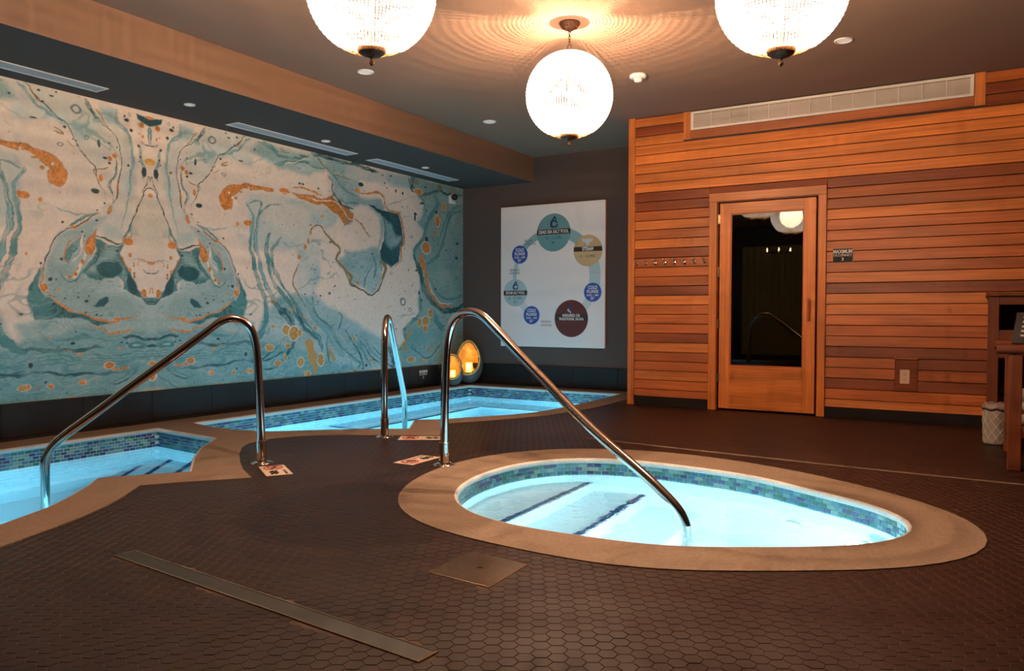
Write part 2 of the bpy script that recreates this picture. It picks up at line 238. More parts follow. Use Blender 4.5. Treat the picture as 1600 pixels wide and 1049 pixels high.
MURAL=r'''
[["P","L",0,[313,2639,463,2634,429,2506,311,2392,268,2293,266,2110,305,1878,357,1805,452,1618,408,1549,344,1517,260,1566,169,1757,161,1892,156,1914,123,2179,155,2337,239,2470,334,2570]],
["P","L",0,[562,2635,1147,2644,1082,2371,837,2438,720,2418,603,2217,469,2122,383,2183,309,2245,268,2311,418,2458]],
["P","B",0,[-86,1862,60,1880,159,1711,177,1577,167,1531,115,1437,-92,1301]],
["P","L",1,[410,1708,553,1674,781,1539,887,1339,922,1142,1020,1074,994,944,1013,1020,981,909,1131,868,1087,769,1051,641,1160,754,1254,1044,1329,986,1426,1120,1684,1172,1893,1161,2088,1055,2456,861,2608,827,2686,756,2991,682,3292,519,3336,290,2394,278,1047,241,1114,256,-105,259,-96,1020,111,1086,266,1144,298,1246,482,1272,549,1332,484,1442,584,1410]],
["P","M",2,[-99,770,262,791,589,833,1118,705,1159,667,1422,630,1619,593,2606,289,1047,241,1114,256,-105,259]],
["P","L",1,[1144,2635,1462,2633,1833,2625,2138,2499,1831,2407,1406,2435,1067,2520]],
["P","L",0,[1064,2139,1458,2130,2041,2094,2296,2056,2230,1935,2040,1893,1887,1834,1826,1675,1495,1598,1059,1566]],
["P","L",1,[1877,2633,2617,2646,2615,2162,2496,2148,2329,2174,2200,2249,2201,2362,2106,2483,1922,2520]],
["P","L",0,[2407,2624,3567,2640,3589,2493,3331,2458,2965,2485,2586,2480,2406,2367]],
["P","L",1,[2405,2294,2771,2305,3024,2312,3083,2228,3042,1858,2962,1670,3021,1480,2401,1448,2402,1668,2769,1708,2943,1927,2771,2203,2405,2159]],
["P","L",1,[2402,1592,3015,1632,3014,1330,2889,1189,2767,1199,2688,1277,2494,1284,2419,1385,2254,1506]],
["P","L",0,[1689,1812,2004,1684,1980,1321,1872,1145,1684,1156,1645,1307,1707,1508]],
["P","A",2,[3567,2647,3589,2534,3813,2329,3790,2201,3677,2134,3812,2008,3789,1923,3631,1758,3698,1515,3755,1387,3755,1239,3707,1092,3754,945,3565,858,3427,772,3449,600,3314,518,3313,248,4281,236,4860,300,4858,1752,4808,1572,4807,2691]],
["P","M",1,[3472,599,3565,771,3754,768,4255,700,4255,330,3658,286,3358,274]],
["P","W",0,[2584,2168,2771,2203,2963,2059,3002,1855,2942,1721,2769,1721,2582,1669,2402,1681,2246,1766,2298,1916,2511,1961,2547,2065]],
["P","W",0,[2041,1493,2290,1431,2399,1203,2727,1158,2993,1178,3099,1444,3340,1653,3661,1616,3683,1237,3659,945,3427,801,3337,574,2991,696,2511,890,2179,1044,1935,1190]],
["P","W",0,[3124,2429,3331,2458,3589,2370,3699,2246,3610,2099,3676,1913,3587,1713,3499,1505,3307,1560,3457,1840,3414,2039,3309,2202,3144,2235]],
["P","T",1,[168,1676,182,1568,249,1565,270,1511,301,1491,397,1507,452,1534,496,1556,484,1442,527,1369,594,1296,548,1228,481,1216,416,1251,298,1246,256,1208,266,1144,162,1096,61,1067,-96,993,-95,1064,51,1093,153,1204,206,1334,290,1448,259,1501,182,1532,168,1622]],
["P","L",2,[322,1478,397,1483,440,1421,483,1367,594,1277,482,1272,483,1348,407,1381,332,1396,300,1366,257,1318,267,1245,225,1207,247,1336,311,1413]],
["E","D",0,[373,1310,113,61,310,1356,19,15]],
["P","D",1,[112,1167,163,1241,205,1279,230,1207,203,1115,91,1076]],
["S","D",[45,18],[-86,1038,-38,1047,21,1044,91,1085]],
["P","D",0,[384,1072,414,1073,479,1036,518,999,490,986,435,998,392,1035]],
["P","T",2,[923,1301,996,1174,1026,1074,1007,944,1013,1020,981,909,823,909,635,900,477,844,369,863,590,929,752,978,860,1067,897,1072,935,1192]],
["S","V",[8,11],[-75,1929,-46,1973,-17,1983,22,1977,46,1945,51,1901,109,1775,99,1804,158,1702,209,1625,260,1538,312,1505,419,1541,496,1565]],
["S","V",[7,4],[-26,2006,-1,2089,18,2021,71,1939]],
["S","T",[23,23],[168,1685,208,1598,270,1539]],
["S","T",[45,33],[585,1544,641,1471,698,1417,709,1350]],
["S","W",[18,9],[580,1562,607,1488,618,1412,674,1338]],
["S","T",[15,11],[483,1404,549,1332,616,1259,684,1194,755,1225,767,1274]],
["S","D",[15,11],[462,1506,472,1404,549,1313,593,1267]],
["S","W",[29,14],[561,1409,606,1335,662,1241,731,1234]],
["S","T",[32,17],[465,1737,553,1712,620,1671,700,1620]],
["S","M",[20,5],[553,1731,713,1727,795,1764]],
["S","V",[8,11],[476,1742,553,1674,688,1599,805,1511,875,1387,911,1290]],
["S","M",[32,15],[1028,1997,1103,1875,1064,1750,1063,1599,1111,1380]],
["S","T",[24,61],[899,1290,947,1192,958,1093]],
["S","D",[20,23],[-99,717,-41,725,57,731,158,747,251,745]],
["E","D",0,[-13,662,59,13]],
["E","T",0,[127,673,93,31]],
["E","L",0,[137,673,41,11]],
["S","D",[25,29],[421,675,610,650,820,633,1105,659,1178,695]],
["S","T",[15,6],[-100,612,157,619,366,593,587,608,820,624,1117,593]],
["S","T",[13,6],[-101,585,156,592,366,565,587,579,820,594,1117,562]],
["S","T",[10,6],[-101,563,156,569,365,541,586,555,820,569,1117,537]],
["S","T",[11,6],[-101,541,156,547,365,518,586,531,819,545,1117,511]],
["S","D",[14,18],[258,459,473,456,701,477,940,489,1116,470,1231,504,1422,600]],
["S","D",[15,7],[124,448,206,407,310,372,385,386]],
["S","D",[11,5],[63,371,153,328,288,295]],
["S","T",[39,12],[566,747,703,735,857,731]],
["S","T",[13,8],[346,724,521,739,634,765]],
["S","T",[23,9],[-101,568,156,565,344,538]],
["S","T",[16,5],[104,477,206,434,418,374]],
["S","M",[29,19],[472,370,818,347,1115,348]],
["P","D",1,[-77,2618,129,2632,108,2587,39,2564,-78,2531]],
["S","T",[29,10],[-20,2552,-1,2494,-12,2422,-22,2376]],
["S","M",[25,38],[76,2358,79,2261,54,2168,62,2063]],
["E","V",0,[53,2133,26,46,219,2552,24,18,172,2470,17,14,238,2585,9,11,100,2354,12,13,84,2262,9,9,97,2220,8,7]],
["S","D",[5,13],[-80,2369,-22,2376,36,2378,71,2393]],
["S","M",[34,13],[324,2642,312,2529,207,2437,166,2339,154,2220,183,2098,197,1919,211,1843,271,1631]],
["S","D",[38,26],[579,2644,528,2563,484,2507]],
["S","V",[6,11],[484,2507,418,2458,311,2374,268,2293,266,2156,296,2023,305,1887,347,1827]],
["S","M",[18,22],[309,2208,328,2064,375,1988,348,1883]],
["S","V",[5,7],[309,2208,323,2082,359,1986,347,1836]],
["S","V",[8,6],[1009,2637,874,2523,731,2420,649,2300,603,2217,491,2125,479,2048,423,1901]],
["S","M",[22,10],[1059,2637,910,2510,790,2449]],
["E","D",1,[646,2543,41,32,559,2344,19,16,770,2254,24,16,191,2605,13,13]],
["E","V",0,[492,1918,33,21,368,2323,11,9,295,2302,7,7,798,2634,8,7,824,2592,14,9,909,2615,12,9,884,2537,12,8,738,2396,12,9,640,2304,7,6,667,2310,6,5,632,2264,9,7,1119,2550,10,8,952,2414,25,6,415,1833,9,7,367,2167,15,11,410,2204,24,9,460,2307,13,32,202,2172,12,11]],
["S","T",[40,21],[1157,2637,1327,2608,1420,2552,1600,2552,1803,2598]],
["S","T",[38,9],[1352,2458,1502,2493,1643,2528,1802,2544,1922,2509,2138,2499]],
["S","W",[10,5],[1488,2475,1643,2528,1773,2571,1892,2570]],
["S","D",[28,17],[1701,2602,1832,2598]],
["S","D",[36,38],[1877,2633,2045,2640,2250,2619,2365,2615,2617,2646]],
["S","D",[56,42],[2514,2642,2679,2632,2966,2614]],
["S","O",[17,10],[1968,2605,2075,2523,2249,2449,2532,2468]],
["S","D",[19,23],[2106,2438,2185,2382,2184,2269,2362,2155,2530,2129]],
["S","T",[21,12],[2201,2464,2298,2376,2463,2307,2616,2304]],
["S","T",[21,13],[2280,2214,2429,2186,2615,2221]],
["S","T",[19,18],[1063,1998,1191,2059,1190,1993,1150,1867,1111,1721,1122,1571]],
["S","T",[15,17],[1457,2054,1322,2040,1229,1988,1163,1858,1141,1572]],
["S","M",[23,23],[1038,2015,1099,1861,1073,1718,1059,1566]],
["S","T",[33,80],[1060,1753,1076,1555,1164,1302,1255,1073,1262,869,1196,724,1050,627]],
["S","M",[48,48],[1132,1760,1166,1504,1275,1234,1387,1075]],
["S","T",[56,63],[1335,1742,1287,1599,1332,1368,1445,1165,1543,1048,1723,835,1976,643,1997,516]],
["S","T",[38,49],[1460,1716,1353,1545,1389,1371,1485,1226,1583,1078,1785,834,1998,674]],
["S","W",[15,18],[1333,1456,1389,1282,1524,1137,1642,927,1869,756]],
["S","D",[35,105],[1330,1089,1425,987,1502,927,1601,821]],
["S","D",[55,22],[1640,668,1589,579,1479,478,1362,395,1193,375]],
["S","D",[27,49],[1523,1122,1622,958,1764,804,1976,628]],
["S","T",[24,40],[1872,1145,1956,959,2176,750,2359,567]],
["S","M",[72,79],[1787,1128,1934,896,2176,670,2359,468]],
["S","T",[22,10],[1050,541,1232,534,1422,600,1481,688]],
["S","D",[21,12],[1049,499,1194,477,1363,498,1519,566]],
["S","D",[17,21],[2246,960,2315,895,2267,749]],
["S","T",[29,29],[2267,635,2454,480,2648,388,2586,332]],
["S","T",[22,36],[2108,704,2085,576,2140,414]],
["S","D",[16,21],[2397,747,2510,627,2645,463,2723,325]],
["S","T",[16,22],[2510,706,2626,586,2764,430,2844,318]],
["S","D",[16,22],[2626,663,2744,545,2886,397,2968,311]],
["S","T",[17,22],[2745,620,2866,502,3011,363,3095,303]],
["S","D",[17,22],[2866,576,2990,458,3138,329,3225,296]],
["S","D",[54,83],[3139,553,3204,438,3203,325]],
["P","D",2,[2771,2241,3023,2156,3164,2159,3309,2148,3361,2047,3403,1889,3382,1793,3328,1696,3307,1587,3162,1499,3021,1525,2982,1672,3062,1808,3053,2068,2886,2153]],
["P","L",2,[3063,2069,3164,2027,3266,1891,3382,1915,3329,1803,3163,1724,3082,1770]],
["S","T",[23,16],[2962,1670,3041,1545,3203,1501,2994,1548,3015,1440]],
["S","O",[54,41],[3015,1563,3078,1456,3014,1330]],
["S","O",[21,24],[1872,1789,1887,1856,1978,1903,2056,1872,2181,1760,2310,1667]],
["S","O",[31,39],[2071,1847,2182,1762,2319,1659,2272,1543,2364,1451,2482,1374,2482,1291,2611,1254]],
["S","O",[23,20],[2290,1508,2401,1410,2456,1335,2494,1271,2668,1237,2787,1173,2910,1189,3014,1302,3036,1413]],
["S","V",[12,10],[2456,1283,2668,1230,2787,1166,2920,1187,3025,1309]],
["S","D",[19,10],[2688,1264,2728,1386,2829,1539]],
["S","T",[53,28],[2850,1621,2911,1489,2869,1351]],
["S","D",[89,49],[3611,2640,3567,2572,3600,2495]],
["S","D",[31,43],[3589,2534,3722,2456,3905,2481,4191,2562,4290,2517,4700,2571]],
["S","T",[48,53],[4674,2343,4440,2273,4339,2087,4240,1874,4118,1707,3904,1595]],
["S","T",[32,23],[4700,2436,4440,2331,4289,2140,4142,1838]],
["S","V",[18,9],[3502,2630,3567,2490,3768,2435,3859,2293]],
["S","T",[62,54],[3882,2099,3812,1925,3676,1747,3720,1516]],
["S","T",[84,34],[4094,2491,4118,2352,3952,2162,3881,2015]],
["S","D",[79,79],[3661,1674,3755,1489,3852,1272,4000,1096,4229,1007,4468,993,4802,1115]],
["S","T",[25,25],[4000,1396,4126,1204,4414,1133,4802,1220]],
["S","W",[16,10],[3950,1364,4075,1157,4282,1069,4495,1087]],
["S","T",[61,37],[3755,1239,3754,974,3565,858,3427,744,3449,571,3314,490]],
["S","T",[94,94],[4000,990,4152,824,4281,730]],
["S","D",[22,14],[3564,538,3899,377,4229,546]],
["E","V",0,[3643,2171,18,55,3655,2207,36,14,3898,1904,35,34,4099,2264,26,19,3871,2566,23,14,3790,2347,50,13,3405,2414,21,19,3272,2430,15,21,3186,2596,18,12,3029,2585,16,8,3151,2543,8,7,3078,2501,14,9,3120,2448,12,8,3398,2252,13,8,2845,1643,15,12,2880,2195,15,10,3889,2265,16,10,4569,1714,36,24,4582,1901,36,18,4327,1794,20,10,2650,2433,44,23]],
["E","V",0,[2138,1166,18,16,2007,1137,13,9,1897,1166,9,8,1976,1072,9,6,2224,1252,14,11,2206,1235,9,6,1917,1282,9,8,1783,1159,10,9,2166,1728,14,10,2158,1462,9,8,2192,1506,9,6,1920,1417,9,8,1876,1418,6,5,1067,946,14,10,2167,787,9,6,2288,1117,9,5]],
["E","V",0,[2547,1105,10,7,3784,1122,19,18,3736,1215,17,26,3689,1489,28,12,4564,1434,19,11,4088,1256,20,11,2744,353,20,16,2680,324,16,11,2581,698,10,7,3427,755,14,14]],
["E","V",0,[1118,2549,9,7,1399,2585,9,6,1699,2307,20,10,1745,2306,20,10,1975,2284,15,9,2189,2234,11,8,2165,1724,13,9,1703,2467,6,4]],
["E","V",0,[689,704,20,12,565,1041,17,9,544,1079,7,5,637,1068,6,5,577,948,9,6,483,932,10,6,451,922,8,5,739,1058,7,8,824,1011,17,8,1003,542,17,20,888,412,11,10,1064,947,11,9,271,702,13,6,219,696,15,6,752,992,12,7]],
["E","V",0,[592,1586,10,9,575,1552,6,5,477,1681,11,8,477,1771,9,7,743,1645,12,9,451,1222,10,8,758,1364,14,12,852,1206,17,14,806,1202,8,7,923,1319,10,9,415,1832,9,7,158,1347,8,7,637,1069,6,5,156,1284,10,8,311,1459,14,9]],
["E","V",1,[3556,1002,35,26,3405,1091,59,46,3597,1296,16,15,3275,752,20,17,3190,1424,26,20]],
["E","D",1,[3581,1918,26,22,3497,2271,13,14,3229,1974,25,21]],
["P","G",0,[704,2040,740,2093,823,2153,907,2185,1018,2206,1143,2204,1142,2168,1030,2178,956,2142,918,2088,857,2041,851,1942,773,1923,721,1955,710,2002]],
["P","G",0,[1052,2197,1337,2228,1356,2179,1192,2166,1051,2142]],
["E","G",0,[1500,2196,69,32]],
["P","G",0,[1570,2203,1712,2201,1830,2200,1950,2188,2073,2187,2168,2222,2248,2187,2412,2138,2547,2072,2530,2000,2411,1964,2296,2056,2167,2086,2042,2139,1889,2120,1712,2152]],
["S","G",[18,20],[1598,2254,1713,2281,1845,2246,2011,2213]],
["P","G",0,[2387,2120,2547,2065,2529,1988,2386,1949]],
["S","W",[10,10],[1800,2174,1980,2164,2104,2169,2296,2159,2479,2030,2614,1997]],
["S","W",[8,8],[1363,2175,1569,2187,1584,2231]],
["S","W",[12,12],[715,1955,761,1907,844,1916]],
["E","W",0,[820,2080,12,12,857,2039,14,14]],
["E","g",0,[900,2036,19,18,955,2113,22,10,1030,2163,17,8]],
["S","g",[15,29],[2565,2017,2676,1965,2769,1848,2798,1837]],
["S","G",[20,29],[2567,2365,2696,2352,2965,2388,3084,2332,3103,2217,3164,2172,3309,2162,3372,2075,3414,1944,3414,1823,3350,1764,3349,1617,3244,1517]],
["P","G",0,[474,1606,518,1558,568,1504,584,1439,561,1397,516,1411,493,1471,485,1555]],
["P","G",0,[347,1808,373,1806,405,1745,383,1729,352,1767]],
["E","G",0,[208,1536,46,30,594,1352,17,21,636,1303,10,9,656,1258,17,19,696,1233,23,10,1036,1815,40,28,918,1794,17,18,891,1146,27,32,660,1616,23,13,196,1431,16,16,61,1116,25,36,153,1254,10,23,195,1310,14,16,1035,1386,8,14,160,1368,8,9,777,1133,15,8]],
["S","G",[9,12],[596,1564,687,1484,733,1390,709,1335]],
["S","G",[8,8],[519,1690,597,1640,688,1595]],
["S","G",[12,10],[279,1429,237,1372,205,1315]],
["S","G",[11,5],[-34,1375,25,1378,85,1408,114,1383,114,1347]],
["E","G",0,[-34,1370,68,16]],
["S","G",[10,16],[911,1300,904,1230,910,1141,861,1091,812,1041,729,981,590,952]],
["S","G",[21,10],[824,1037,729,978,613,948,500,900,390,873,305,882,191,915,109,924]],
["S","G",[20,11],[159,801,262,791,368,789,455,825,589,833]],
["E","G",0,[381,512,45,28,258,485,47,11,338,479,19,11,-34,509,63,20,-45,383,82,44,602,400,28,19,848,380,24,18,1052,382,48,22,627,616,23,13,687,286,33,14,873,754,11,11,276,656,23,9,958,373,12,6,316,887,32,20]],
["S","G",[7,5],[656,620,772,625]],
["S","D",[18,5],[-35,1277,14,1284,64,1326]],
["S","g",[10,14],[-17,1163,-3,1110]],
["E","G",0,[68,2539,26,23,-19,2617,58,14,57,2439,12,13,87,2458,10,9,473,2578,10,11,320,2233,19,22,362,2203,21,20,440,2034,15,28,298,1973,11,18,0,1937,20,18]],
["E","Y",0,[-16,2234,64,31]],
["S","G",[9,7],[753,2303,649,2243]],
["S","O",[11,8],[813,2385,766,2358,825,2358]],
["S","O",[9,8],[984,2623,910,2540]],
["S","O",[8,12],[474,2589,429,2497,386,2452]],
["S","O",[10,11],[286,2022,300,1877]],
["S","O",[7,9],[423,1891,456,1998,501,2089,425,2106,382,2137]],
["S","O",[14,7],[1428,2626,1475,2593,1573,2606]],
["E","O",0,[3678,2588,49,22,4191,2605,49,37]],
["E","G",0,[3722,2484,86,35,4277,2356,40,41,4137,2156,53,65,3888,1793,88,68,4106,2019,29,21]],
["S","G",[51,69],[3800,1700,3811,1521]],
["S","g",[19,19],[4240,2337,4167,2185,4022,1914]],
["S","G",[84,34],[3792,1683,3828,1567,3901,1422,3950,1260,4050,1142,4229,1038,4522,1056]],
["E","g",0,[3875,848,74,60,3856,756,49,42,3987,945,55,53,3742,842,43,52,3587,363,82,32,3838,343,49,18,3521,1487,18,14,2824,404,24,24,2545,652,27,21,2556,294,35,13,3449,369,27,17,4113,641,20,11,3694,534,17,15,3611,588,19,9,2590,1307,27,19]],
["S","g",[50,59],[3588,799,3519,713,3472,599,3404,529,3518,453]],
["S","g",[19,12],[3899,482,4075,551]],
["E","g",0,[1521,769,43,50,1624,737,65,68,1712,740,33,31,1352,802,27,18,1307,599,51,34,1543,611,36,23,1720,432,45,49,1813,314,42,28,1996,453,48,63,1401,434,48,27,1708,1536,27,26,1787,1649,25,28,1833,1717,19,19,1499,492,24,38,1066,383,32,22,2544,652,29,23,1923,789,26,22,2549,297,37,12,1868,1797,17,25,1490,680,14,12,1360,765,8,7,1359,717,8,7,2129,382,18,10,2227,552,16,10]],
["P","g",0,[1794,649,1837,671,1889,630,1910,520,1941,361,1898,309,1846,429,1794,556]],
["P","g",0,[2152,574,2247,441,2197,432,2152,510]],
["S","g",[31,31],[2130,607,2141,478]],
["S","g",[33,29],[1724,919,1817,850]],
["S","g",[28,24],[1562,987,1572,927]],
["S","g",[22,19],[1339,1096,1358,1060,1386,1023]],
["S","O",[16,22],[1707,1478,1625,1306,1644,1201,1684,1126]],
["S","V",[10,8],[1694,1111,1786,1004]],
["E","G",0,[2025,2009,22,13,1865,1889,21,11,1834,1709,18,18,1781,1650,18,15,1067,1823,15,20,2583,2364,38,26]]]'''
def vnoise(x,y,seed):
    # smooth value noise on scattered coordinates
    rs=np.random.RandomState(seed);L=rs.rand(256,256)
    xi=np.floor(x).astype(int);yi=np.floor(y).astype(int);fx=x-xi;fy=y-yi
    fx=fx*fx*fx*(fx*(fx*6-15)+10);fy=fy*fy*fy*(fy*(fy*6-15)+10)
    a=L[xi%256,yi%256];b=L[(xi+1)%256,yi%256];c=L[xi%256,(yi+1)%256];d=L[(xi+1)%256,(yi+1)%256]
    return (a*(1-fx)+b*fx)*(1-fy)+(c*(1-fx)+d*fx)*fy-.5
def fbm(x,y,seed,o=4):
    r=0*x;a=1.
    for k in range(o): r=r+a*vnoise(x*2**k+7.3*k,y*2**k+3.1*k,seed+k);a*=.5
    return r
def paint_mural(data,s0,s1,t0,t1,step):
    ns=int((s1-s0)/step)+1;nt=int((t1-t0)/step)+1
    s=np.linspace(s0,s1,ns);t=np.linspace(t0,t1,nt);S0,T0=np.meshgrid(np.abs(s),t,indexing='ij')
    S=S0+.045*fbm(S0*3,T0*3,1,3)+.016*fbm(S0*14,T0*14,5,3)
    T=T0+.045*fbm(S0*3,T0*3,11,3)+.016*fbm(S0*14,T0*14,15,3)
    lin=lambda h:np.array([((int(h[i:i+2],16)/255+.055)/1.055)**2.4 for i in (0,2,4)])
    COL={k:lin(v) for k,v in dict(W='eadccf',B='c9c8bb',L='a0c0c5',A='84a9a8',M='79aab2',T='4b8a8e',D='1f5860',V='1c3f45',G='c98240',g='bb8c4a',Y='d9a751',O='8d7a50').items()}
    C=np.ones((ns,nt,3))*COL['W']
    # faint cloudy tint over the cream ground
    q=np.clip(.5+1.2*fbm(S*1.6,T*1.6,31,4),0,1)[...,None]
    C=C*(1-.45*q)+lin('c6cbc8')*.45*q
    # marbling contour fields
    W1=fbm(S*2.2,T*3.2,41,4);W2=fbm(S*5,T*9,47,3)
    hz=np.clip((.95-T)/.35,0,1)*np.clip((2.6-S)/.6,0,1)      # level streaks low on the sheet
    W3=fbm(S*.9+.2*W1,T*8+1.2*W1,57,5)
    base=(W1*11+W2*2.2)*(1-hz)+(W3*6)*hz
    lines=np.abs((base%1)-.5)*2
    vis=np.clip(.65+2.0*fbm(S*4,T*4,91,3),0,1);tone=fbm(S*3,T*5,97,4)
    lines2=np.abs(((W1*5+T*9+fbm(S*1.2,T*4,53,4)*3)%1)-.5)*2
    fleck=fbm(S*26,T*26,61,3)
    grain=fbm(S0*60,T0*60,71,2)
    def blend(sl,m,c):
        C[sl]=C[sl]*(1-m[...,None])+c*m[...,None]
    def box(pts,pad):
        a=np.array(pts);i0=max(0,np.searchsorted(s,a[:,0].min()-pad)-1);i1=min(ns,np.searchsorted(s,a[:,0].max()+pad)+1)
        j0=max(0,np.searchsorted(t,a[:,1].min()-pad)-1);j1=min(nt,np.searchsorted(t,a[:,1].max()+pad)+1)
        return slice(i0,i1),slice(j0,j1)
    def segd(P,Q,x,y):
        d=Q-P;l=(d@d)+1e-12;u=np.clip(((x-P[0])*d[0]+(y-P[1])*d[1])/l,0,1)
        return np.hypot(x-P[0]-u*d[0],y-P[1]-u*d[1]),u
    for rec in data:
        k,cn,prm,v=rec;c=COL[cn]
        if k=='E':
            for i in range(0,len(v),4):
                x0,y0,a,b=[q/1000 for q in v[i:i+4]];a=max(a,.007);b=max(b,.007)
                sl=box([(x0-a,y0-b),(x0+a,y0+b)],.06);x,y=S[sl],T[sl]
                x,y=(x+S0[sl])/2,(y+T0[sl])/2
                r=np.hypot((x-x0)/a,(y-y0)/b);soft=min(.004/min(a,b),.5)
                if prm: m=np.clip((.28-np.abs(r-.85))/.15,0,1)*.8
                else:
                    m=np.clip((1-r)/soft+.5,0,1)
                    if cn in 'Gg' and a>.02:
                        blend(sl,np.clip((1.22-r)/soft,0,1)*.8,COL['W'])
                cc=c*(1+.5*grain[sl][...,None]) if cn in 'GgY' else c*(1+.3*fleck[sl][...,None])
                C[sl]=C[sl]*(1-m[...,None])+cc*m[...,None]
            continue
        pts=np.array(v,float).reshape(-1,2)/1000
        if k=='P':
            soft=.026 if cn in 'WLABM' else .005
            sl=box(pts,.1);x,y=S[sl],T[sl];ins=np.zeros(x.shape,bool);dm=np.full(x.shape,9.)
            n=len(pts)
            for i in range(n):
                P,Q=pts[i],pts[(i+1)%n]
                if abs(Q[1]-P[1])>1e-9:
                    cr=((P[1]>y)!=(Q[1]>y))&(x<(Q[0]-P[0])*(y-P[1])/(Q[1]-P[1])+P[0]);ins^=cr
                dm=np.minimum(dm,segd(P,Q,x,y)[0])
            sd=np.where(ins,dm,-dm);m=np.clip(sd/(2*soft)+.5,0,1)
            if cn in 'LABM': m=m*.9
            cc=np.ones(x.shape+(1,))*c
            if cn in 'LABM' and prm==0: tn=np.clip(.25+.9*tone[sl],0,.5)[...,None];cc=cc*(1-tn)+COL['W']*tn
            if prm>=1:
                ln=lines[sl] if prm==1 else np.minimum(lines[sl],lines2[sl])
                dk=(np.clip((.3-ln)/.3,0,1)*vis[sl])[...,None]*(.85 if prm==1 else 1)
                tn=np.clip(.5+1.3*tone[sl]+.4*W2[sl],0,1)[...,None];cc=cc*(1-.45*tn)+(COL['T'] if cn in 'LABM' else COL['V'])*.45*tn
                dc=COL['V'] if cn in 'DT' else COL['T']
                cc=cc*(1-dk)+dc*dk
                lt=np.clip((lines2[sl]-.78)/.22,0,1)[...,None]*.3*(1-vis[sl])[...,None]
                cc=cc*(1-lt)+COL['W' if cn!='D' else 'M']*lt
            if cn=='G':
                cc=cc*(1+.5*grain[sl][...,None])
                e=np.clip((.014-dm)/.014,0,1)[...,None];cc=cc*(1-.25*e)
            C[sl]=C[sl]*(1-m[...,None])+cc*m[...,None]
        else:
            w0,w1=prm[0]/1000,prm[1]/1000
            # densify by Catmull-Rom
            if len(pts)>2:
                q=[];Pp=np.vstack([2*pts[0]-pts[1],pts,2*pts[-1]-pts[-2]])
                for i in range(1,len(Pp)-2):
                    for u in (0,.25,.5,.75):
                        a,b,d,e=Pp[i-1:i+3];q.append(.5*((2*b)+(d-a)*u+(2*a-5*b+4*d-e)*u*u+(3*b-a-3*d+e)*u**3))
                q.append(pts[-1]);pts=np.array(q)
            wm=max(w0,w1);sl=box(pts,wm+.04);x,y=S[sl],T[sl]
            dd=np.full(x.shape,9.);uu=0*x;n=len(pts)-1
            for i in range(n):
                d,u=segd(pts[i],pts[i+1],x,y);b=d<dd;dd=np.where(b,d,dd);uu=np.where(b,(i+u)/n,uu)
            wd=np.maximum((w0+(w1-w0)*uu)/2,.003)*np.clip(np.minimum(uu,1-uu)*6+.35,0,1)*(1+.5*fleck[sl])
            soft=np.maximum(.2*wd,.003)
            m=np.clip((wd-dd)/soft+.5,0,1)
            if cn in 'TDM':
                st=fbm(uu*n*.5,dd*60+W1[sl]*4,83,3)
                m=m*np.clip(.82+.9*st,.25,1)
                e=np.clip((.25-np.abs(dd/wd-.9))/.2,0,1)*.5
                cc=c*(1-e[...,None])+COL['V' if cn=='D' else 'D']*e[...,None]
            elif cn in 'Gg': cc=c*(1+.5*grain[sl][...,None]);m=m*np.clip(1.1+1.2*fleck[sl],.3,1)
            else: cc=np.ones(x.shape+(1,))*c
            C[sl]=C[sl]*(1-m[...,None])+cc*m[...,None]
    # scattered ink specks, denser towards the far end of the sheet
    rs=np.random.RandomState(9)
    for i in range(900):
        x0=4.75*rs.rand()**.55;y0=t0+(t1-t0)*rs.rand();a=.003+.008*rs.rand()**3
        sl=box([(x0-a,y0-a),(x0+a,y0+a)],.01);r=np.hypot(S0[sl]-x0,T0[sl]-y0)/a
        m=np.clip((1-r)*2,0,1)*.85;blend(sl,m,COL['V'])
    vein=fbm(S*1.4+.5*W1,T*2.6+.5*W1,101,5); vm=np.clip((.05-np.abs(vein-.02))/.03,0,1)*np.clip(.1+fbm(S*2,T*2,111,2)*1.6,0,.5)
    C=C*(1-vm[...,None])+COL['T']*vm[...,None]
    C*=(1+.10*grain+.05*fleck)[...,None]
    return np.clip(C,0,1),ns,nt
# ============================================================ SHELL
XL,YB,YW,ZC,ZS,XS=-6.096,8.886,7.673,2.978,2.657,-4.99
XC=-3.16                       # left corner of the cedar-clad room
LEFT_IN=[(-5.74,-1.0),(-5.74,3.965),(-4.92,3.877),(-4.67,3.558),(-4.381,3.278),(-4.014,2.978),(-4.067,2.915),(-4.258,2.671),(-4.301,2.583),(-4.138,2.42),(-3.969,2.217),(-3.862,2.073),(-3.799,1.947),(-3.723,1.794),(-3.60,1.40),(-3.52,.9),(-3.50,.3),(-3.52,-.4),(-3.58,-1.0)]
RIGHT_IN=[(-5.76,4.34),(-5.444,4.272),(-5.13,4.259),(-4.851,4.34),(-4.647,4.53),(-4.417,4.742),(-4.191,4.906),(-3.996,5.032),(-4.292,5.491),(-4.129,5.62),(-4.04,5.76),(-3.90,5.99),(-3.74,6.24),(-3.64,6.52),(-3.595,6.95),(-3.585,7.49),(-3.60,8.0),(-3.62,8.56),(-5.76,8.56)]
OUT=[(-3.12,-1.3),(-3.10,-.5),(-3.10,.3),(-3.16,.9),(-3.27,1.35),(-3.356,1.615),(-3.404,1.743),(-3.461,1.886),(-3.531,2.046),(-3.637,2.24),(-3.757,2.407),(-3.914,2.592),(-3.783,2.772),(-3.553,3.05),(-3.788,3.186),(-4.004,3.345),(-4.232,3.532),(-4.43,3.72),(-4.52,3.851),(-4.545,3.98),(-4.535,4.12),(-4.49,4.25),(-4.38,4.39),(-4.20,4.51),(-4.024,4.61),(-3.847,4.708),(-3.60,4.86),(-3.53,4.90),(-3.92,5.44),(-3.738,5.716),(-3.581,6.0),(-3.442,6.346),(-3.345,6.804),(-3.305,7.30),(-3.313,7.836),(-3.33,8.84)]
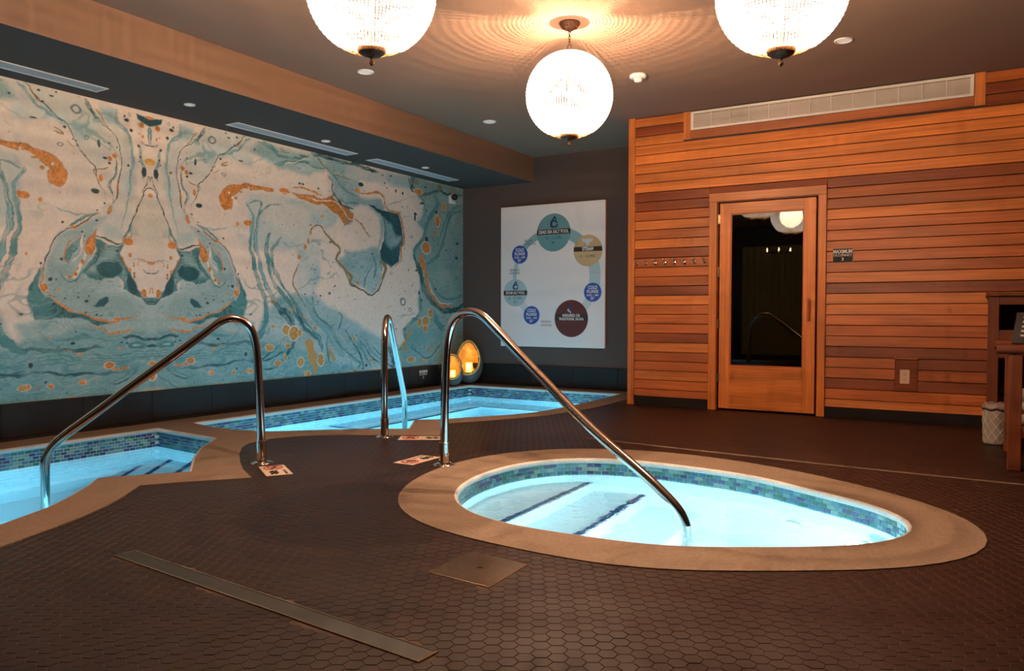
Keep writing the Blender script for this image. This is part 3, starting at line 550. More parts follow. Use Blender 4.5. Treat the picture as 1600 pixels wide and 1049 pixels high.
# floor: a grout bed with each hexagonal tile standing on it
floor=root('floor',(0,0,0),kind='structure')
fo=[(3,-3),(3,8.84),(-3.36,8.84)]+[(x-.03,y) for x,y in OUT[::-1][1:]]+[(-3.15,-3)]
V,F=tess(fo,[offset(SPA_OUT,-.05)]); mesh('grout_bed',[(x,y,-.0018) for x,y in V],F,M_fgrout,floor)
A=.053; ys=np.arange(-.6,8.0,A*math.sqrt(3)/2); C=[]
for j,y in enumerate(ys):
    xs=np.arange(-5.0,2.4,A)+(A/2 if j%2 else 0); C.append(np.c_[xs,np.full(len(xs),y)])
C=np.concatenate(C); X,Y=C[:,0],C[:,1]
keep=inpoly(fo,X,Y)&~inpoly(offset(SPA_OUT,-.02),X,Y)&~((X<XC)&(Y>8.8))&(Y<YW+.02)
COVER=[(-2.854,1.785),(-1.290,1.655),(-1.284,1.737),(-2.847,1.866)]; PLATE=[(-1.70,2.262),(-1.428,2.242),(-1.434,2.526),(-1.705,2.547)]
for Q in(COVER,PLATE): keep&=~inpoly(Q,X,Y)
keep&=(Y>.2)|(X>-3.2); C=C[keep]
# distance order among those the picture shows
cx=(C[:,0]*rt.x+C[:,1]*rt.y)/(C[:,0]*fw.x+C[:,1]*fw.y-.0); dep=C[:,0]*fw.x+C[:,1]*fw.y
vpx=800+1219.2*cx; vpy=524.5+1219.2*.94/np.maximum(dep,.01)-33
vis=(dep>.5)&(vpx>0)&(vpx<1600)&(vpy<1052)
order=np.argsort(np.where(vis,dep,99)); near=order[:300]; far=order[300:]
ang=np.array([R(30)+k*math.pi/3 for k in range(6)]); ca,sa=np.cos(ang),np.sin(ang); RT,RB=.0282,.0293
rs=np.random.RandomState(3)
hv=[(RT*c,RT*s,0) for c,s in zip(ca,sa)]+[(RB*c,RB*s,-.0011) for c,s in zip(ca,sa)]+[(RB*c,RB*s,-.006) for c,s in zip(ca,sa)]
hf=[(0,1,2,3,4,5)]+[(i,i+6,(i+1)%6+6,(i+1)%6) for i in range(6)]+[(i+6,i+12,(i+1)%6+12,(i+1)%6+6) for i in range(6)]
hm=bpy.data.meshes.new('hex_tile'); hm.from_pydata(hv,[],hf); hm.materials.append(M_hex); hm.update()
for i in near:
    part('hex_tile',hm,floor,(C[i,0],C[i,1],rs.uniform(-.0004,.0003)),(R(rs.normal(0,.35)),R(rs.normal(0,.35)),0))
n=len(far); base=np.array(hv[:12]); 
tilt=np.stack([np.radians(rs.normal(0,.35,n)),np.radians(rs.normal(0,.35,n)),rs.uniform(-.0004,.0003,n)],1)
VV=np.empty((n,12,3)); VV[:,:,0]=C[far,0][:,None]+base[None,:,0]; VV[:,:,1]=C[far,1][:,None]+base[None,:,1]
VV[:,:,2]=base[None,:,2]+tilt[:,2:3]+base[None,:,0]*tilt[:,0:1]+base[None,:,1]*tilt[:,1:2]
def bulk(name,VV,polys,m,parent,mi=None,kind='stuff'):
    n,k,_=VV.shape; me=bpy.data.meshes.new(name); me.vertices.add(n*k); me.vertices.foreach_set('co',VV.astype(np.float32).ravel())
    tot=[len(p) for p in polys]; flat=np.concatenate([np.array(p) for p in polys]); nl=len(flat)
    li=(flat[None,:]+(np.arange(n)*k)[:,None]).ravel(); me.loops.add(n*nl); me.loops.foreach_set('vertex_index',li.astype(np.int32))
    st=np.concatenate([[0],np.cumsum(tot)[:-1]]); ls=(st[None,:]+(np.arange(n)*nl)[:,None]).ravel(); me.polygons.add(n*len(polys)); me.polygons.foreach_set('loop_start',ls.astype(np.int32))
    for x in (m if isinstance(m,list) else [m]): me.materials.append(x)
    if mi is not None: me.polygons.foreach_set('material_index',np.repeat(np.array(mi,np.int32),len(polys)))
    me.polygons.foreach_set('use_smooth',[False]*(n*len(polys))); me.update(calc_edges=True); me.validate()
    o=bpy.data.objects.new(name,me); COLL.objects.link(o)
    if parent is not None: o.parent=parent; o.location=-parent.location
    if kind: o['kind']=kind
    return o
bulk('hex_tile_field',VV,hf[:7],M_hex,floor)
# ceiling, walls
def slab(name,x0,x1,y0,y1,z0,z1,m): return tagp(G().box(x0,x1,y0,y1,z0,z1).out(name,m),kind='structure')
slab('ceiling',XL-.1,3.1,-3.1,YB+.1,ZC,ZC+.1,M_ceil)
sf=slab('ceiling_soffit',XL,XS,-3,YB,ZS,ZC,M_paint); tagp(G().box(XS,XS+.004,-3,YB,ZS-.001,ZC).out('soffit_face',M_face),kind='structure')
wl=slab('wall_left',XL-.12,XL,-3.1,YB+.1,-1.4,ZC,M_paint); wb=slab('wall_back',XL,3,YB,YB+.12,-1.4,ZC,M_paint)
slab('wall_front',XL,3,-3.12,-3,-.1,ZC,M_dark); slab('wall_side',3,3.12,-3.1,YB+.1,-.1,ZC,M_dark)
# base slabs along the walls
for nm,horiz,a0,a1,st in(('baseboard_left',0,-1.1,YB-.03,.604),('baseboard_back',1,XL+.03,XC,.604)):
    b=root(nm,(XL,YB,0),kind='structure'); a=a1 if not horiz else a0
    if not horiz:
        cuts=[-.3,.3,.93,1.533,2.137,2.94,3.548,4.148,4.752,5.356,5.945,6.53,7.10,7.68,8.27,8.856]
    else: cuts=[XL+.03,-5.60,-4.99,-4.385,-3.78,XC]
    g=G()
    for p,q in zip(cuts[:-1],cuts[1:]):
        for z0,z1 in((.004,.028),(.031,.278)):
            if horiz: o=G().box(p+.0015,q-.0015,YB-.03,YB,z0,z1,.0015).out('slab' if z1>.1 else 'footing_strip',M_slab,b,org=((p+q)/2,YB-.015,z0))
            else: o=G().box(XL,XL+.03,p+.0015,q-.0015,z0,z1,.0015).out('slab' if z1>.1 else 'footing_strip',M_slab,b,org=(XL+.015,(p+q)/2,z0))
# ------------------------------------------------------------ POOLS
def pool(name,label,inner,zw,rows,zf,wname,wlabel,limit=300):
    c=Vector((sum(p[0] for p in inner)/len(inner),sum(p[1] for p in inner)/len(inner),0))
    p=root(name,c,label,'pool')
    wall=offset(inner,.012); n=len(wall); ztile=-.03-rows*.0235
    V=[(x,y,z) for z in(-.012,zf) for x,y in wall]; F=[(i,(i+1)%n,(i+1)%n+n,i+n) for i in range(n)]
    ar=sum(wall[i][0]*wall[(i+1)%n][1]-wall[(i+1)%n][0]*wall[i][1] for i in range(n))
    if ar<0: pass
    T=geometry.tessellate_polygon([[Vector((x,y,0)) for x,y in wall]]); F+=[tuple(i+n for i in t) for t in T]
    mesh('basin',V,F,M_plast,p)
    g=G(); gb=offset(inner,.0105); V=[(x,y,z) for z in(-.022,ztile-.003) for x,y in gb]; g.add(V,[(i,(i+1)%n,(i+1)%n+n,i+n) for i in range(n)])
    g.out('band_grout',M_grout,p)
    # glass mosaic bricks
    ms=[]
    for k,m in enumerate(GLS):
        G0=G().box(-.0232,.0232,-.0025,.0035,-.0104,.0104,.0012); me=bpy.data.meshes.new('mosaic_brick'); me.from_pydata(G0.V,[],G0.F); me.materials.append(m); me.update(); ms.append(me)
    gb2=gb+[gb[0]]; L=[0]
    for a,b in zip(gb2[:-1],gb2[1:]): L.append(L[-1]+math.hypot(b[0]-a[0],b[1]-a[1]))
    sg=1 if ar>0 else -1; tiles=[]
    smooth=name=='oval_pool'
    def at(s):
        s%=L[-1]
        i=int(np.searchsorted(L,s,side='right'))-1; i=min(i,n-1); u=(s-L[i])/(L[i+1]-L[i]); a,b=gb2[i],gb2[i+1]; return a[0]+(b[0]-a[0])*u,a[1]+(b[1]-a[1])*u,math.atan2(b[1]-a[1],b[0]-a[0])
    for r in range(rows):
        z=-.03-.0235*(r+.5)
        if smooth: runs=[(0,L[-1])]
        else: runs=[]; s0=0; 
        if not smooth:
            # break runs at sharp corners
            i0=0
            for i in range(1,n+1):
                a=at(L[i]-.001)[2]; b=at(L[i]+.001)[2]; d=abs((b-a+math.pi)%(2*math.pi)-math.pi)
                if d>.5 or i==n: runs.append((L[i0],L[i])); i0=i
        for s0,s1 in runs:
            k=max(1,round((s1-s0)/.0495)); pit=(s1-s0)/k
            for q in range(k if r%2 else k):
                s=s0+(q+(.5 if r%2==0 else (0. if smooth else .5)))*pit
                if r%2 and not smooth:
                    s+=pit/2
                    if q==k-1: continue
                x,y,a=at(s); tiles.append((x,y,z,a))
            if r%2 and not smooth:
                pass
    inward=-sg
    vis=[];hid=[]
    for t in tiles:
        nx,ny=-math.sin(t[3])*sg,math.cos(t[3])*sg       # towards the water
        d=math.hypot(t[0],t[1]); px=800+1219.2*(t[0]*rt.x+t[1]*rt.y)/max(.1,(t[0]*fw.x+t[1]*fw.y))
        f=(nx*-t[0]+ny*-t[1])>0 and 0<px<1600 and t[1]>0
        (vis if f else hid).append((d,t))
    vis.sort(); near=[t for d,t in vis if d<7.4][:limit]; nn=set(near); rest=[t for d,t in vis+hid if t not in nn]
    def pick(): return random.choices(range(5),[.24,.22,.20,.20,.14])[0]
    for x,y,z,a in near: part('mosaic_brick',ms[pick()],p,(x,y,z),(0,0,a))
    if rest:
        bx=G().box(-.0232,.0232,-.0025,.0025,-.0104,.0104); bv=np.array(bx.V); A_=np.array(rest); co,si=np.cos(A_[:,3]),np.sin(A_[:,3])
        VV=np.empty((len(rest),8,3)); VV[:,:,0]=A_[:,0:1]+bv[:,0]*co[:,None]-bv[:,1]*si[:,None]; VV[:,:,1]=A_[:,1:2]+bv[:,0]*si[:,None]+bv[:,1]*co[:,None]; VV[:,:,2]=A_[:,2:3]+bv[:,2]
        bulk('mosaic_band',VV,bx.F,GLS,p,[pick() for _ in rest])
    V,F=tess(offset(inner,.011),[])
    wo=mesh(wname,[(x,y,zw) for x,y in V],F,None or WM[name],None); tagp(wo,wlabel,'water',kind='stuff')
    return p
WM={'oval_pool':water_mat('spa_water',9,.22),'angular_pool':water_mat('left_water',5,.08),'corner_pool':water_mat('right_water',5,.10)}
spa=pool('oval_pool','small oval plunge pool in the middle of the tiled floor, white lit',SPA_IN,-.10,4,-1.1,'pool_water','bright rippled water filling the small oval pool')
lp=pool('angular_pool','turquoise lit pool at the left edge with a pointed notched rim',LEFT_IN,-.15,5,-1.15,'pool_water','calm turquoise water in the pool at the left edge')
rp=pool('corner_pool','blue lit pool in the far corner under the round artwork signboard',RIGHT_IN,-.15,5,-1.15,'pool_water','pale blue water in the far corner pool below the egg lamps')
# steps and benches under water
def clip(P,nx,ny,d):
    o=[];n=len(P)
    for i in range(n):
        a,b=P[i],P[(i+1)%n]; fa=a[0]*nx+a[1]*ny-d; fb=b[0]*nx+b[1]*ny-d
        if fa<=0:o.append(a)
        if (fa<0)!=(fb<0): u=fa/(fa-fb); o.append((a[0]+(b[0]-a[0])*u,a[1]+(b[1]-a[1])*u))
    return o
def step(p,inner,nx,ny,d,z,zf,stripe=True,bullnose=.05):
    P=clip(offset(inner,.011),nx,ny,d); G().poly(P,zf,z,bottom=False).out('step',M_plast,p)
    if stripe:
        Q=clip(clip(offset(inner,.010),nx,ny,d-.015),-nx,-ny,-(d-.05))
        if len(Q)>2: G().poly(Q,z,z+.003,bottom=False).out('step_stripe',M_stripe,p)
for d,z in((-2.13,-.33),(-1.79,-.56),(-1.45,-.80)): step(spa,SPA_IN,1,0,d,z,-1.1,stripe=d<-1.5)
LSTEP=[q for q in LEFT_IN if q[1]>1.7]
for d,z in((1.83,-.38),(2.10,-.60),(2.34,-.82)):
    P=clip(clip(offset(LEFT_IN,.011),-.8,-.6,d),0,-1,-2.0); G().poly(P,-1.15,z,bottom=False).out('step',M_plast,lp)
    Q=clip(clip(P,.8,.6,-(d-.05)),-.8,-.6,d-.01)
    G().poly(Q,z,z+.003,bottom=False).out('step_stripe',M_stripe,lp)
g=G().poly(clip(clip(offset(RIGHT_IN,.011),1,0,-5.27),0,-1,-5.9),-1.15,-.60,bottom=False); g.poly(clip(clip(offset(RIGHT_IN,.011),0,-1,-8.10),-1,0,5.27),-1.15,-.60,bottom=False); g.out('underwater_bench',M_plast,rp)
G().box(-5.32,-5.28,5.9,8.08,-.60,-.596).box(-5.28,-3.6,8.115,8.155,-.60,-.596).box(-5.75,-5.32,5.92,5.96,-.60,-.596).out('step_stripe',M_stripe,rp)
G().lathe([(.0,-.01),(.045,-.01),(.05,0),(.045,.012),(.02,.016),(.0,.016)],24).out('water_jet',M_white,spa,world=False)
j=spa.children[-1]; j.location=Vector((-.86,4.44,-.5))-spa.location; j.rotation_euler=(R(90),0,R(-30))
def plight(p,loc,aim,W,col,size=.08):
    d=Vector(aim)-Vector(loc); q=d.to_track_quat('-Z','Y'); 
    l=light('underwater_lamp','SPOT',Vector(loc)-p.location,W,col,size,p,q.to_euler(),R(165))
    o=G().lathe([(.0,0),(.07,0),(.085,.004),(.085,.02),(.0,.02)],24).out('pool_lamp_housing',M_white,p,world=False); o.location=Vector(loc)-p.location-d.normalized()*.03; o.rotation_euler=q.to_euler()
plight(spa,(-.75,3.29,-.50),(-1.6,4.7,-.45),SPA_W,SPA_C); plight(spa,(-.45,4.02,-.35),(-1.2,3.4,-.6),SPA_W*.8,SPA_C)
plight(lp,(-4.05,2.05,-.50),(-5.7,3.0,-.5),POOL_W,POOL_C); plight(lp,(-3.66,.6,-.50),(-5.7,1.6,-.5),POOL_W,POOL_C)
plight(rp,(-4.45,4.85,-.42),(-5.7,6.4,-.5),POOL_W,POOL_C); plight(rp,(-3.72,7.0,-.5),(-5.6,7.4,-.5),POOL_W,POOL_C); plight(rp,(-3.74,8.2,-.5),(-4.9,7.4,-.6),POOL_W*.5,POOL_C)
# coping with a rounded nose
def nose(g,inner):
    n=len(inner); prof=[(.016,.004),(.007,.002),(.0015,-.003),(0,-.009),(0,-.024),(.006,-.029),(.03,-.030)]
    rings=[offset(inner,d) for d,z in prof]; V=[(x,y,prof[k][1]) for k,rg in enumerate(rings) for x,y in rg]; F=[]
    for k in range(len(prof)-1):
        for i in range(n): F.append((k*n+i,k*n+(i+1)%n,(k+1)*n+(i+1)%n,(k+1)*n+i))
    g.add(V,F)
def coping(outer,inners,name,parent):
    g=G(); V,F=tess(outer,[offset(i,.016) for i in inners]); g.add([(x,y,.004) for x,y in V],F)
    n=len(outer); g.add([(x,y,z) for z in(.004,-.03) for x,y in outer],[(i,(i+1)%n,(i+1)%n+n,i+n) for i in range(n)])
    o=g.out(name,M_cop,parent)
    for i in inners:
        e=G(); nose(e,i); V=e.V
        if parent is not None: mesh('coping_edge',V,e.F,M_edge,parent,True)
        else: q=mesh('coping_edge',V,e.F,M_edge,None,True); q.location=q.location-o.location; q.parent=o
    return o
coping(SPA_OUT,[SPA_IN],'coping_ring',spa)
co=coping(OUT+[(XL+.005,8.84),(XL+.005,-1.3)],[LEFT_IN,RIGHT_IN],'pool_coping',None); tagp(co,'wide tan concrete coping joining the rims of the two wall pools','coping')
# ============================================================ MURAL
def build_mural():
    C,ns,nt=paint_mural(json.loads(MURAL),0.,4.722,.278,ZS,.006)
    k0=594; idx=np.abs(np.arange(-k0,ns)); C=C[idx]; na=len(idx); s=np.arange(-k0,ns)*.006+4.167; t=.278+np.linspace(0,ZS-.278,nt)
    s[-1]=YB-.001
    S,T=np.meshgrid(s,t,indexing='ij'); co=np.stack([np.zeros_like(S)+.004,S-s[0],T-.278],-1).reshape(-1,3)
    a=np.arange(na*nt).reshape(na,nt); q=np.stack([a[:-1,:-1],a[1:,:-1],a[1:,1:],a[:-1,1:]],-1).reshape(-1,4)
    me=bpy.data.meshes.new('wall_mural'); me.vertices.add(len(co)); me.vertices.foreach_set('co',co.astype(np.float32).ravel())
    me.loops.add(q.size); me.loops.foreach_set('vertex_index',q.astype(np.int32).ravel()); me.polygons.add(len(q)); me.polygons.foreach_set('loop_start',np.arange(0,q.size,4,dtype=np.int32)); me.update(calc_edges=True)
    ca=me.color_attributes.new('ink','FLOAT_COLOR','POINT'); col=np.ones((len(co),4),np.float32); col[:,:3]=C.reshape(-1,3); ca.data.foreach_set('color',col.ravel())
    m=mat('mural_print',(1,1,1),.5,bump=.04,bscale=350); nt_=m.node_tree; at=nt_.nodes.new('ShaderNodeAttribute'); at.attribute_name='ink'
    hs=nt_.nodes.new('ShaderNodeVectorMath'); hs.operation='MULTIPLY'; hs.inputs[1].default_value=(1.02,1.0,.98)
    nt_.links.new(at.outputs['Color'],hs.inputs[0]); nt_.links.new(hs.outputs[0],nt_.nodes['Principled BSDF'].inputs['Base Color']); me.materials.append(m)
    o=bpy.data.objects.new('wall_mural',me); COLL.objects.link(o); o.location=(XL,s[0],.278)
    tagp(o,'mirrored teal, cream and gold marbled mural covering the left wall','mural')
build_mural()
# ============================================================ CEDAR WALL
ww=root('wall_right',(XC,YW,0),kind='structure')
G().box(XC+.01,-2.26,YW+.022,YW+.12,0,ZC).box(-1.24,3,YW+.022,YW+.12,0,ZC).box(-2.26,-1.24,YW+.022,YW+.12,2.08,ZC).out('backing',M_dark,ww)
G().box(XC,XC+.1,YW+.02,YB,0,ZC).out('side_return',M_paint,ww)
PZ=.09676; Z0=.172-.09676
LT=['M','M','L','M','L','D','D','M','L','L','M','D','M','M','M','M','L','M','M','D','M','D','L','L','L','L','L','L','D','L']   # from the floor up, left of the door
LTT='MLDLMLLDMMLLMDMDMLDMDDDLLLLLLDL'
left_tone=list('MLMLMLLMDMLLMDMDMMDLMMLDDLLLLLLDL')
# rows counted from the top: 1 light,2 dark,3-8 light,9-10 dark,11 mid ...
TOPDOWN_L='LDLLLLLLDDMLMLDMMMDLMMMDLMMLMM'; TOPDOWN_R='MDDLLLMMDMMLMMMMMLDLLMMMDMMDMLM'
def plank(x0,x1,z0,z1,t): 
    cxx=(x0+x1)/2; h=z1-z0
    V=[];yf=YW
    prof=[(.022,0),(-.003,0),(-.005,.002),(.003,h-.009),(.008,h-.005),(.022,h-.005)]   # (y offset, height): lower edge stands proud
    for x in(x0,x1):
        for dy,z in prof: V.append((x,yf+dy,z0+z))
    n=len(prof); F=[(i,(i+1)%n,(i+1)%n+n,i+n) for i in range(n)]+[tuple(range(n))[::-1],tuple(range(n,2*n))]
    o=mesh('plank',V,F,TONE[t],ww,org=(cxx,yf,z0)); return o
VX0,VX1,VZ=-2.497,-.057,2.784
for k in range(30):
    z0=max(Z0+k*PZ,.094); z1=Z0+(k+1)*PZ; row=29-k; tl=TOPDOWN_L[row]; tr=TOPDOWN_R[row]
    if z1>ZC-.004: z1=ZC-.003
    if z0<.02+2.10:
        if z1>2.135: # row broken by the head casing
            plank(XC+.073,-.9,z0 if z0>2.135 else z0,z1,tl) if z0>2.135 else (plank(XC+.073,-2.302,z0,z1,tl),plank(-1.207,2.6,z0,z1,tr),plank(-2.300,-1.209,2.138,z1,tl))
            continue
        plank(XC+.073,-2.302,z0,z1,tl)
        if z0<.55 and z1>.275: plank(-1.207,-.628,z0,z1,tr); plank(-.446,2.6,z0,z1,'D' if tr=='L' else tr if row!=25 else 'D')
        else: plank(-1.207,2.6,z0,z1,tr)
    elif z1>2.72:
        if z0<2.72 and z1-2.715>0: plank(XC+.073,-2.575,z0,z1,tl); plank(.027,2.6,z0,z1,tr)
        else: plank(XC+.073,-2.575,z0,z1,tl); plank(.027,2.6,z0,z1,tr)
    else:
        plank(XC+.073,2.6,z0,z1,tl)
G().box(XC,XC+.072,YW-.012,YW+.022,0,ZC,.002).out('corner_board',W_V,ww)
# vent surround boards
G().box(-2.573,VX0-.004,YW-.006,YW+.02,2.70,ZC-.002,.001).out('vent_surround_board',W_V,ww)
G().box(VX1+.004,.025,YW-.006,YW+.02,2.70,ZC-.002,.001).out('vent_surround_board',W_V,ww)
G().box(VX0-.003,VX1+.003,YW-.006,YW+.02,2.70,VZ-.003,.001).out('vent_surround_board',W_M,ww)
for a,b in((XC+.005,-2.30),(-1.209,2.9)):
    bb=tagp(G().box(a,b,YW-.001,YW+.03,0,.092,.001).out('baseboard_right',M_slab),kind='structure')
# vent
v=root('wall_vent',(VX0,YW,VZ),'long white louvred air vent above the cedar door','vent')
g=G(); g.box(VX0,VX1,YW-.016,YW-.004,VZ,VZ+.024,.002).box(VX0,VX1,YW-.016,YW-.004,2.943,2.967,.002).box(VX0,VX0+.028,YW-.016,YW-.004,VZ+.024,2.943,.002).box(VX1-.028,VX1,YW-.016,YW-.004,VZ+.024,2.943,.002); g.out('frame',mat('vent_enamel',(.72,.66,.60),.45),v)
M_vb=mat('vent_blade',(.66,.57,.50),.5)
for k in range(11): 
    z=VZ+.030+k*.0112; G().box(VX0+.028,VX1-.028,YW-.010,YW-.003,z,z+.0052).out('louvre',M_vb,v)
G().box(VX0+.028,VX1-.028,YW-.0015,YW+.004,VZ+.024,2.943).out('backing',mat('vent_recess',(.34,.27,.23),.7),v)
for k in range(1,13): x=VX0+.02+k*(VX1-VX0-.04)/13; G().box(x-.003,x+.003,YW-.013,YW-.003,VZ+.024,2.943).out('divider',MAT['vent_enamel'],v)
# ============================================================ DOOR
d=root('door_1',(-1.75,YW,0),kind='structure')
fr=root('door_frame',(0,0,0)); fr.parent=d; fr.location=(0,0,0)
def fpart(n,x0,x1,z0,z1,m,y0=-.022,y1=.022,bev=.002): 
    o=G().box(x0,x1,YW+y0,YW+y1,z0,z1,bev).out(n,m,d,org=((x0+x1)/2,YW,z0)); return o
bpy.data.objects.remove(fr)
fpart('jamb_casing',-2.300,-2.222,0,2.05,W_V); fpart('jamb_casing',-1.277,-1.209,0,2.05,W_V); fpart('head_casing',-2.300,-1.209,2.052,2.135,W_L)
G().box(-2.222,-2.214,YW+.0,YW+.12,0,2.052).box(-1.285,-1.277,YW+.0,YW+.12,0,2.052).box(-2.214,-1.285,YW+0,YW+.12,2.044,2.052).out('jamb_lining',W_D,d)
ly0,ly1=-.008,.032
fpart('stile',-2.196,-2.090,.018,2.032,W_V,ly0,ly1); fpart('stile',-1.406,-1.300,.018,2.032,W_V,ly0,ly1)
fpart('top_rail',-2.090,-1.406,1.925,2.032,W_L,ly0,ly1); fpart('bottom_rail',-2.090,-1.406,.018,.440,W_L,ly0,ly1)
g=G()
for a in((-2.090,-2.080,.440,1.925),(-1.416,-1.406,.440,1.925),(-2.080,-1.416,.440,.450),(-2.080,-1.416,1.915,1.925)): g.box(a[0],a[1],YW+.0,YW+.012,a[2],a[3])
g.out('glazing_bead',W_M,d)
gm=bpy.data.materials.new('door_glass'); gm.use_nodes=True; nt=gm.node_tree; b=nt.nodes['Principled BSDF']; b.inputs['Base Color'].default_value=(.5,.5,.48,1); b.inputs['Roughness'].default_value=0; b.inputs['Transmission Weight'].default_value=1; b.inputs['IOR'].default_value=1.5
G().box(-2.083,-1.413,YW+.008,YW+.014,.444,1.921).out('glass',gm,d); G().box(-2.083,-1.413,YW+.022,YW+.027,.444,1.921).out('inner_glass',gm,d)
g=G().box(-1.366,-1.346,YW-.045,YW-.028,.885,1.095,.004); g.box(-1.364,-1.348,YW-.03,YW-.007,.91,.935).box(-1.364,-1.348,YW-.03,YW-.007,1.045,1.07); h=g.out('handle',W_M,d)
gs=G()
for z in(.905,1.075): gs.lathe([(0,-.002),(.004,-.002),(.004,.001),(0,.001)],10)
for z in(1.88,1.36,.85,.32):
    g=G().tube([(-2.205,YW-.012,z-.045),(-2.205,YW-.012,z+.045)],.006,10); g.box(-2.214,-2.206,YW-.010,YW-.006,z-.045,z+.045).box(-2.204,-2.190,YW-.0115,YW-.008,z-.045,z+.045)
    g.out('hinge',M_brush,d)
# dark cabin behind the glass
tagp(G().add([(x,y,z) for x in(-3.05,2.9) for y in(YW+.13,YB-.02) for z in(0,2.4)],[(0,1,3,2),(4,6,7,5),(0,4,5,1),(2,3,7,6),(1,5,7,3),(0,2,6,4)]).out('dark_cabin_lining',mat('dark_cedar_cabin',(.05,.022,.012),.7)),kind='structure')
bn=root('sauna_bench',(-2.2,8.2,0),'slatted wooden bench dimly seen behind the door glass','bench')
for k in range(5): G().box(-2.9,-.9,8.25+k*.11,8.34+k*.11,.44,.465,.003).out('slat',W_D,bn)
for x in(-2.8,-1.0): G().box(x-.03,x+.03,8.28,8.33,0,.44).out('leg',W_D,bn)
# ============================================================ HOOKS
hk=[-3.066+k*(-2.350+3.066)/7 for k in range(8)]
pl=['nearest the corner board','second from the corner board','third from the corner board','fourth from the corner board','fourth from the door frame','third from the door frame','second from the door frame','nearest the door frame']
proto=None
for k,x in enumerate(hk):
    L='chrome coat hook on the cedar wall, '+pl[k]
    if proto is None:
        proto=r=root('coat_hook',(x,YW-.003,1.468),L,'hook','chrome coat hooks left of the cedar door')
        G().lathe([(0,0),(.014,0),(.016,.003),(.014,.006),(.006,.008),(.006,.03)],16).out('rosette',M_steel,r,world=False); r.children[-1].rotation_euler=(R(90),0,0)
        G().tube([(0,-.008,0),(0,-.022,.004),(-.004,-.034,.012),(-.007,-.040,.030),(-.008,-.042,.05)],[.006,.006,.0055,.0055,.006],10).out('prong',M_steel,r,world=False,smooth=True)
        bm=bmesh.new(); bmesh.ops.create_uvsphere(bm,u_segments=12,v_segments=8,radius=.0115); mesh('knob',[(v.co.x+.006,v.co.y-.04,v.co.z) for v in bm.verts],[[v.index for v in f.verts] for f in bm.faces],M_steel,r,True,False); bm.free()
    else:
        r=proto.copy(); COLL.objects.link(r); r.location.x=x; r['label']=L
        for c in proto.children: e=c.copy(); COLL.objects.link(e); e.parent=r
# ============================================================ SMALL SIGNS, OUTLET
s=root('occupancy_sign',(-1.068,YW-.004,1.425),'black sign reading MAXIMUM OCCUPANCY 3 beside the cedar door','sign')
G().box(-1.151,-.985,YW-.010,YW-.004,1.424,1.546,.001).out('plate',M_black,s); G().box(-1.154,-.982,YW-.0065,YW-.003,1.421,1.549).out('backing_edge',mat('clear_edge',(.45,.3,.2),.3),s)
g=G(); text(g,'MAXIMUM',.048,(-1.068,YW-.0108,1.517),sx=.72,bold=.001); text(g,'OCCUPANCY',.030,(-1.068,YW-.0108,1.484),sx=.84); text(g,'3',.040,(-1.068,YW-.0108,1.449),bold=.0008); g.out('lettering',M_letter,s)
s=root('occupancy_sign',(XL+.032,7.945,.11),'small black MAXIMUM OCCUPANCY 2 sign on the base slabs behind the far pool','sign')
G().box(XL+.030,XL+.036,7.862,8.032,.10,.232,.001).out('plate',M_black,s)
g=G(); X0=XL+.0368; text(g,'MAXIMUM',.050,(X0,7.947,.207),'+x',sx=.72,bold=.001); text(g,'OCCUPANCY',.031,(X0,7.947,.172),'+x',sx=.84); text(g,'2',.040,(X0,7.947,.133),'+x',bold=.0008); g.out('lettering',M_letter,s)
o=root('power_outlet',(-.537,YW-.003,.266),'beige double power outlet on a dark wood backboard','outlet')
G().box(-.626,-.448,YW-.010,YW+.01,.270,.553,.001).out('backboard',W_D,o)
G().box(-.630,-.444,YW-.030,YW-.002,.553,.560,.001).out('ledge',W_L,o)
G().box(-.585,-.507,YW-.016,YW-.010,.335,.459,.002).out('cover_plate',mat('almond_plastic',(.66,.46,.32),.45),o)
for z in(.421,.373):
    r=G().lathe([(0,.003),(.016,.003),(.0175,0)],20,(0,0,0)).out('receptacle',MAT['almond_plastic'],o,world=False); r.location=Vector((-.546,YW-.016,z))-o.location; r.rotation_euler=(R(90),0,0)
    gg=G().box(-.008,-.0055,-.0035,-.0025,0,.009).box(.0055,.008,-.0035,-.0025,0,.009).lathe([(0,0),(.003,0)],8,(0,0,0)); gg=G().box(-.008,-.0055,-.0045,-.003,0,.009).box(.0055,.008,-.0045,-.003,0,.009).box(-.003,.003,-.0045,-.003,-.011,-.005)
    q=gg.out('slots',M_black,r,world=False); q.rotation_euler=(R(-90),0,0)
# ============================================================ SIGNBOARD
bx0,bx1,bz0,bz1=-5.452,-3.948,.520,2.352; YF=YB-.046
sb=root('cycle_signboard',(-4.70,YB-.01,bz0),'large white board with a ring of coloured pool and sauna discs','sign')
G().box(bx0,bx1,YF,YB-.012,bz0,bz1,.002).out('board',M_sign,sb)
G().box(bx0-.002,bx1+.002,YB-.02,YB-.004,bz0+.01,bz1-.01).out('back_frame',W_M,sb)
ink=lambda n,h:mat('ink_'+n,lin(h),.5)
K1,K2,K3,K4=ink('teal','64959a'),ink('sky','a4c3cc'),ink('blue','2f4f9e'),ink('tan','c3a67c')
K5,K6,K7,K8=ink('maroon','5c2622'),ink('navy','1a2a52'),ink('umber','35281e'),ink('pale','bfcfd3')
K9=ink('paler','c9d2d3');K10=ink('rim','5f8fc9');K11=ink('ash','5b636b');K12=ink('smoke','c3ccd8');K13=ink('night','312c22')
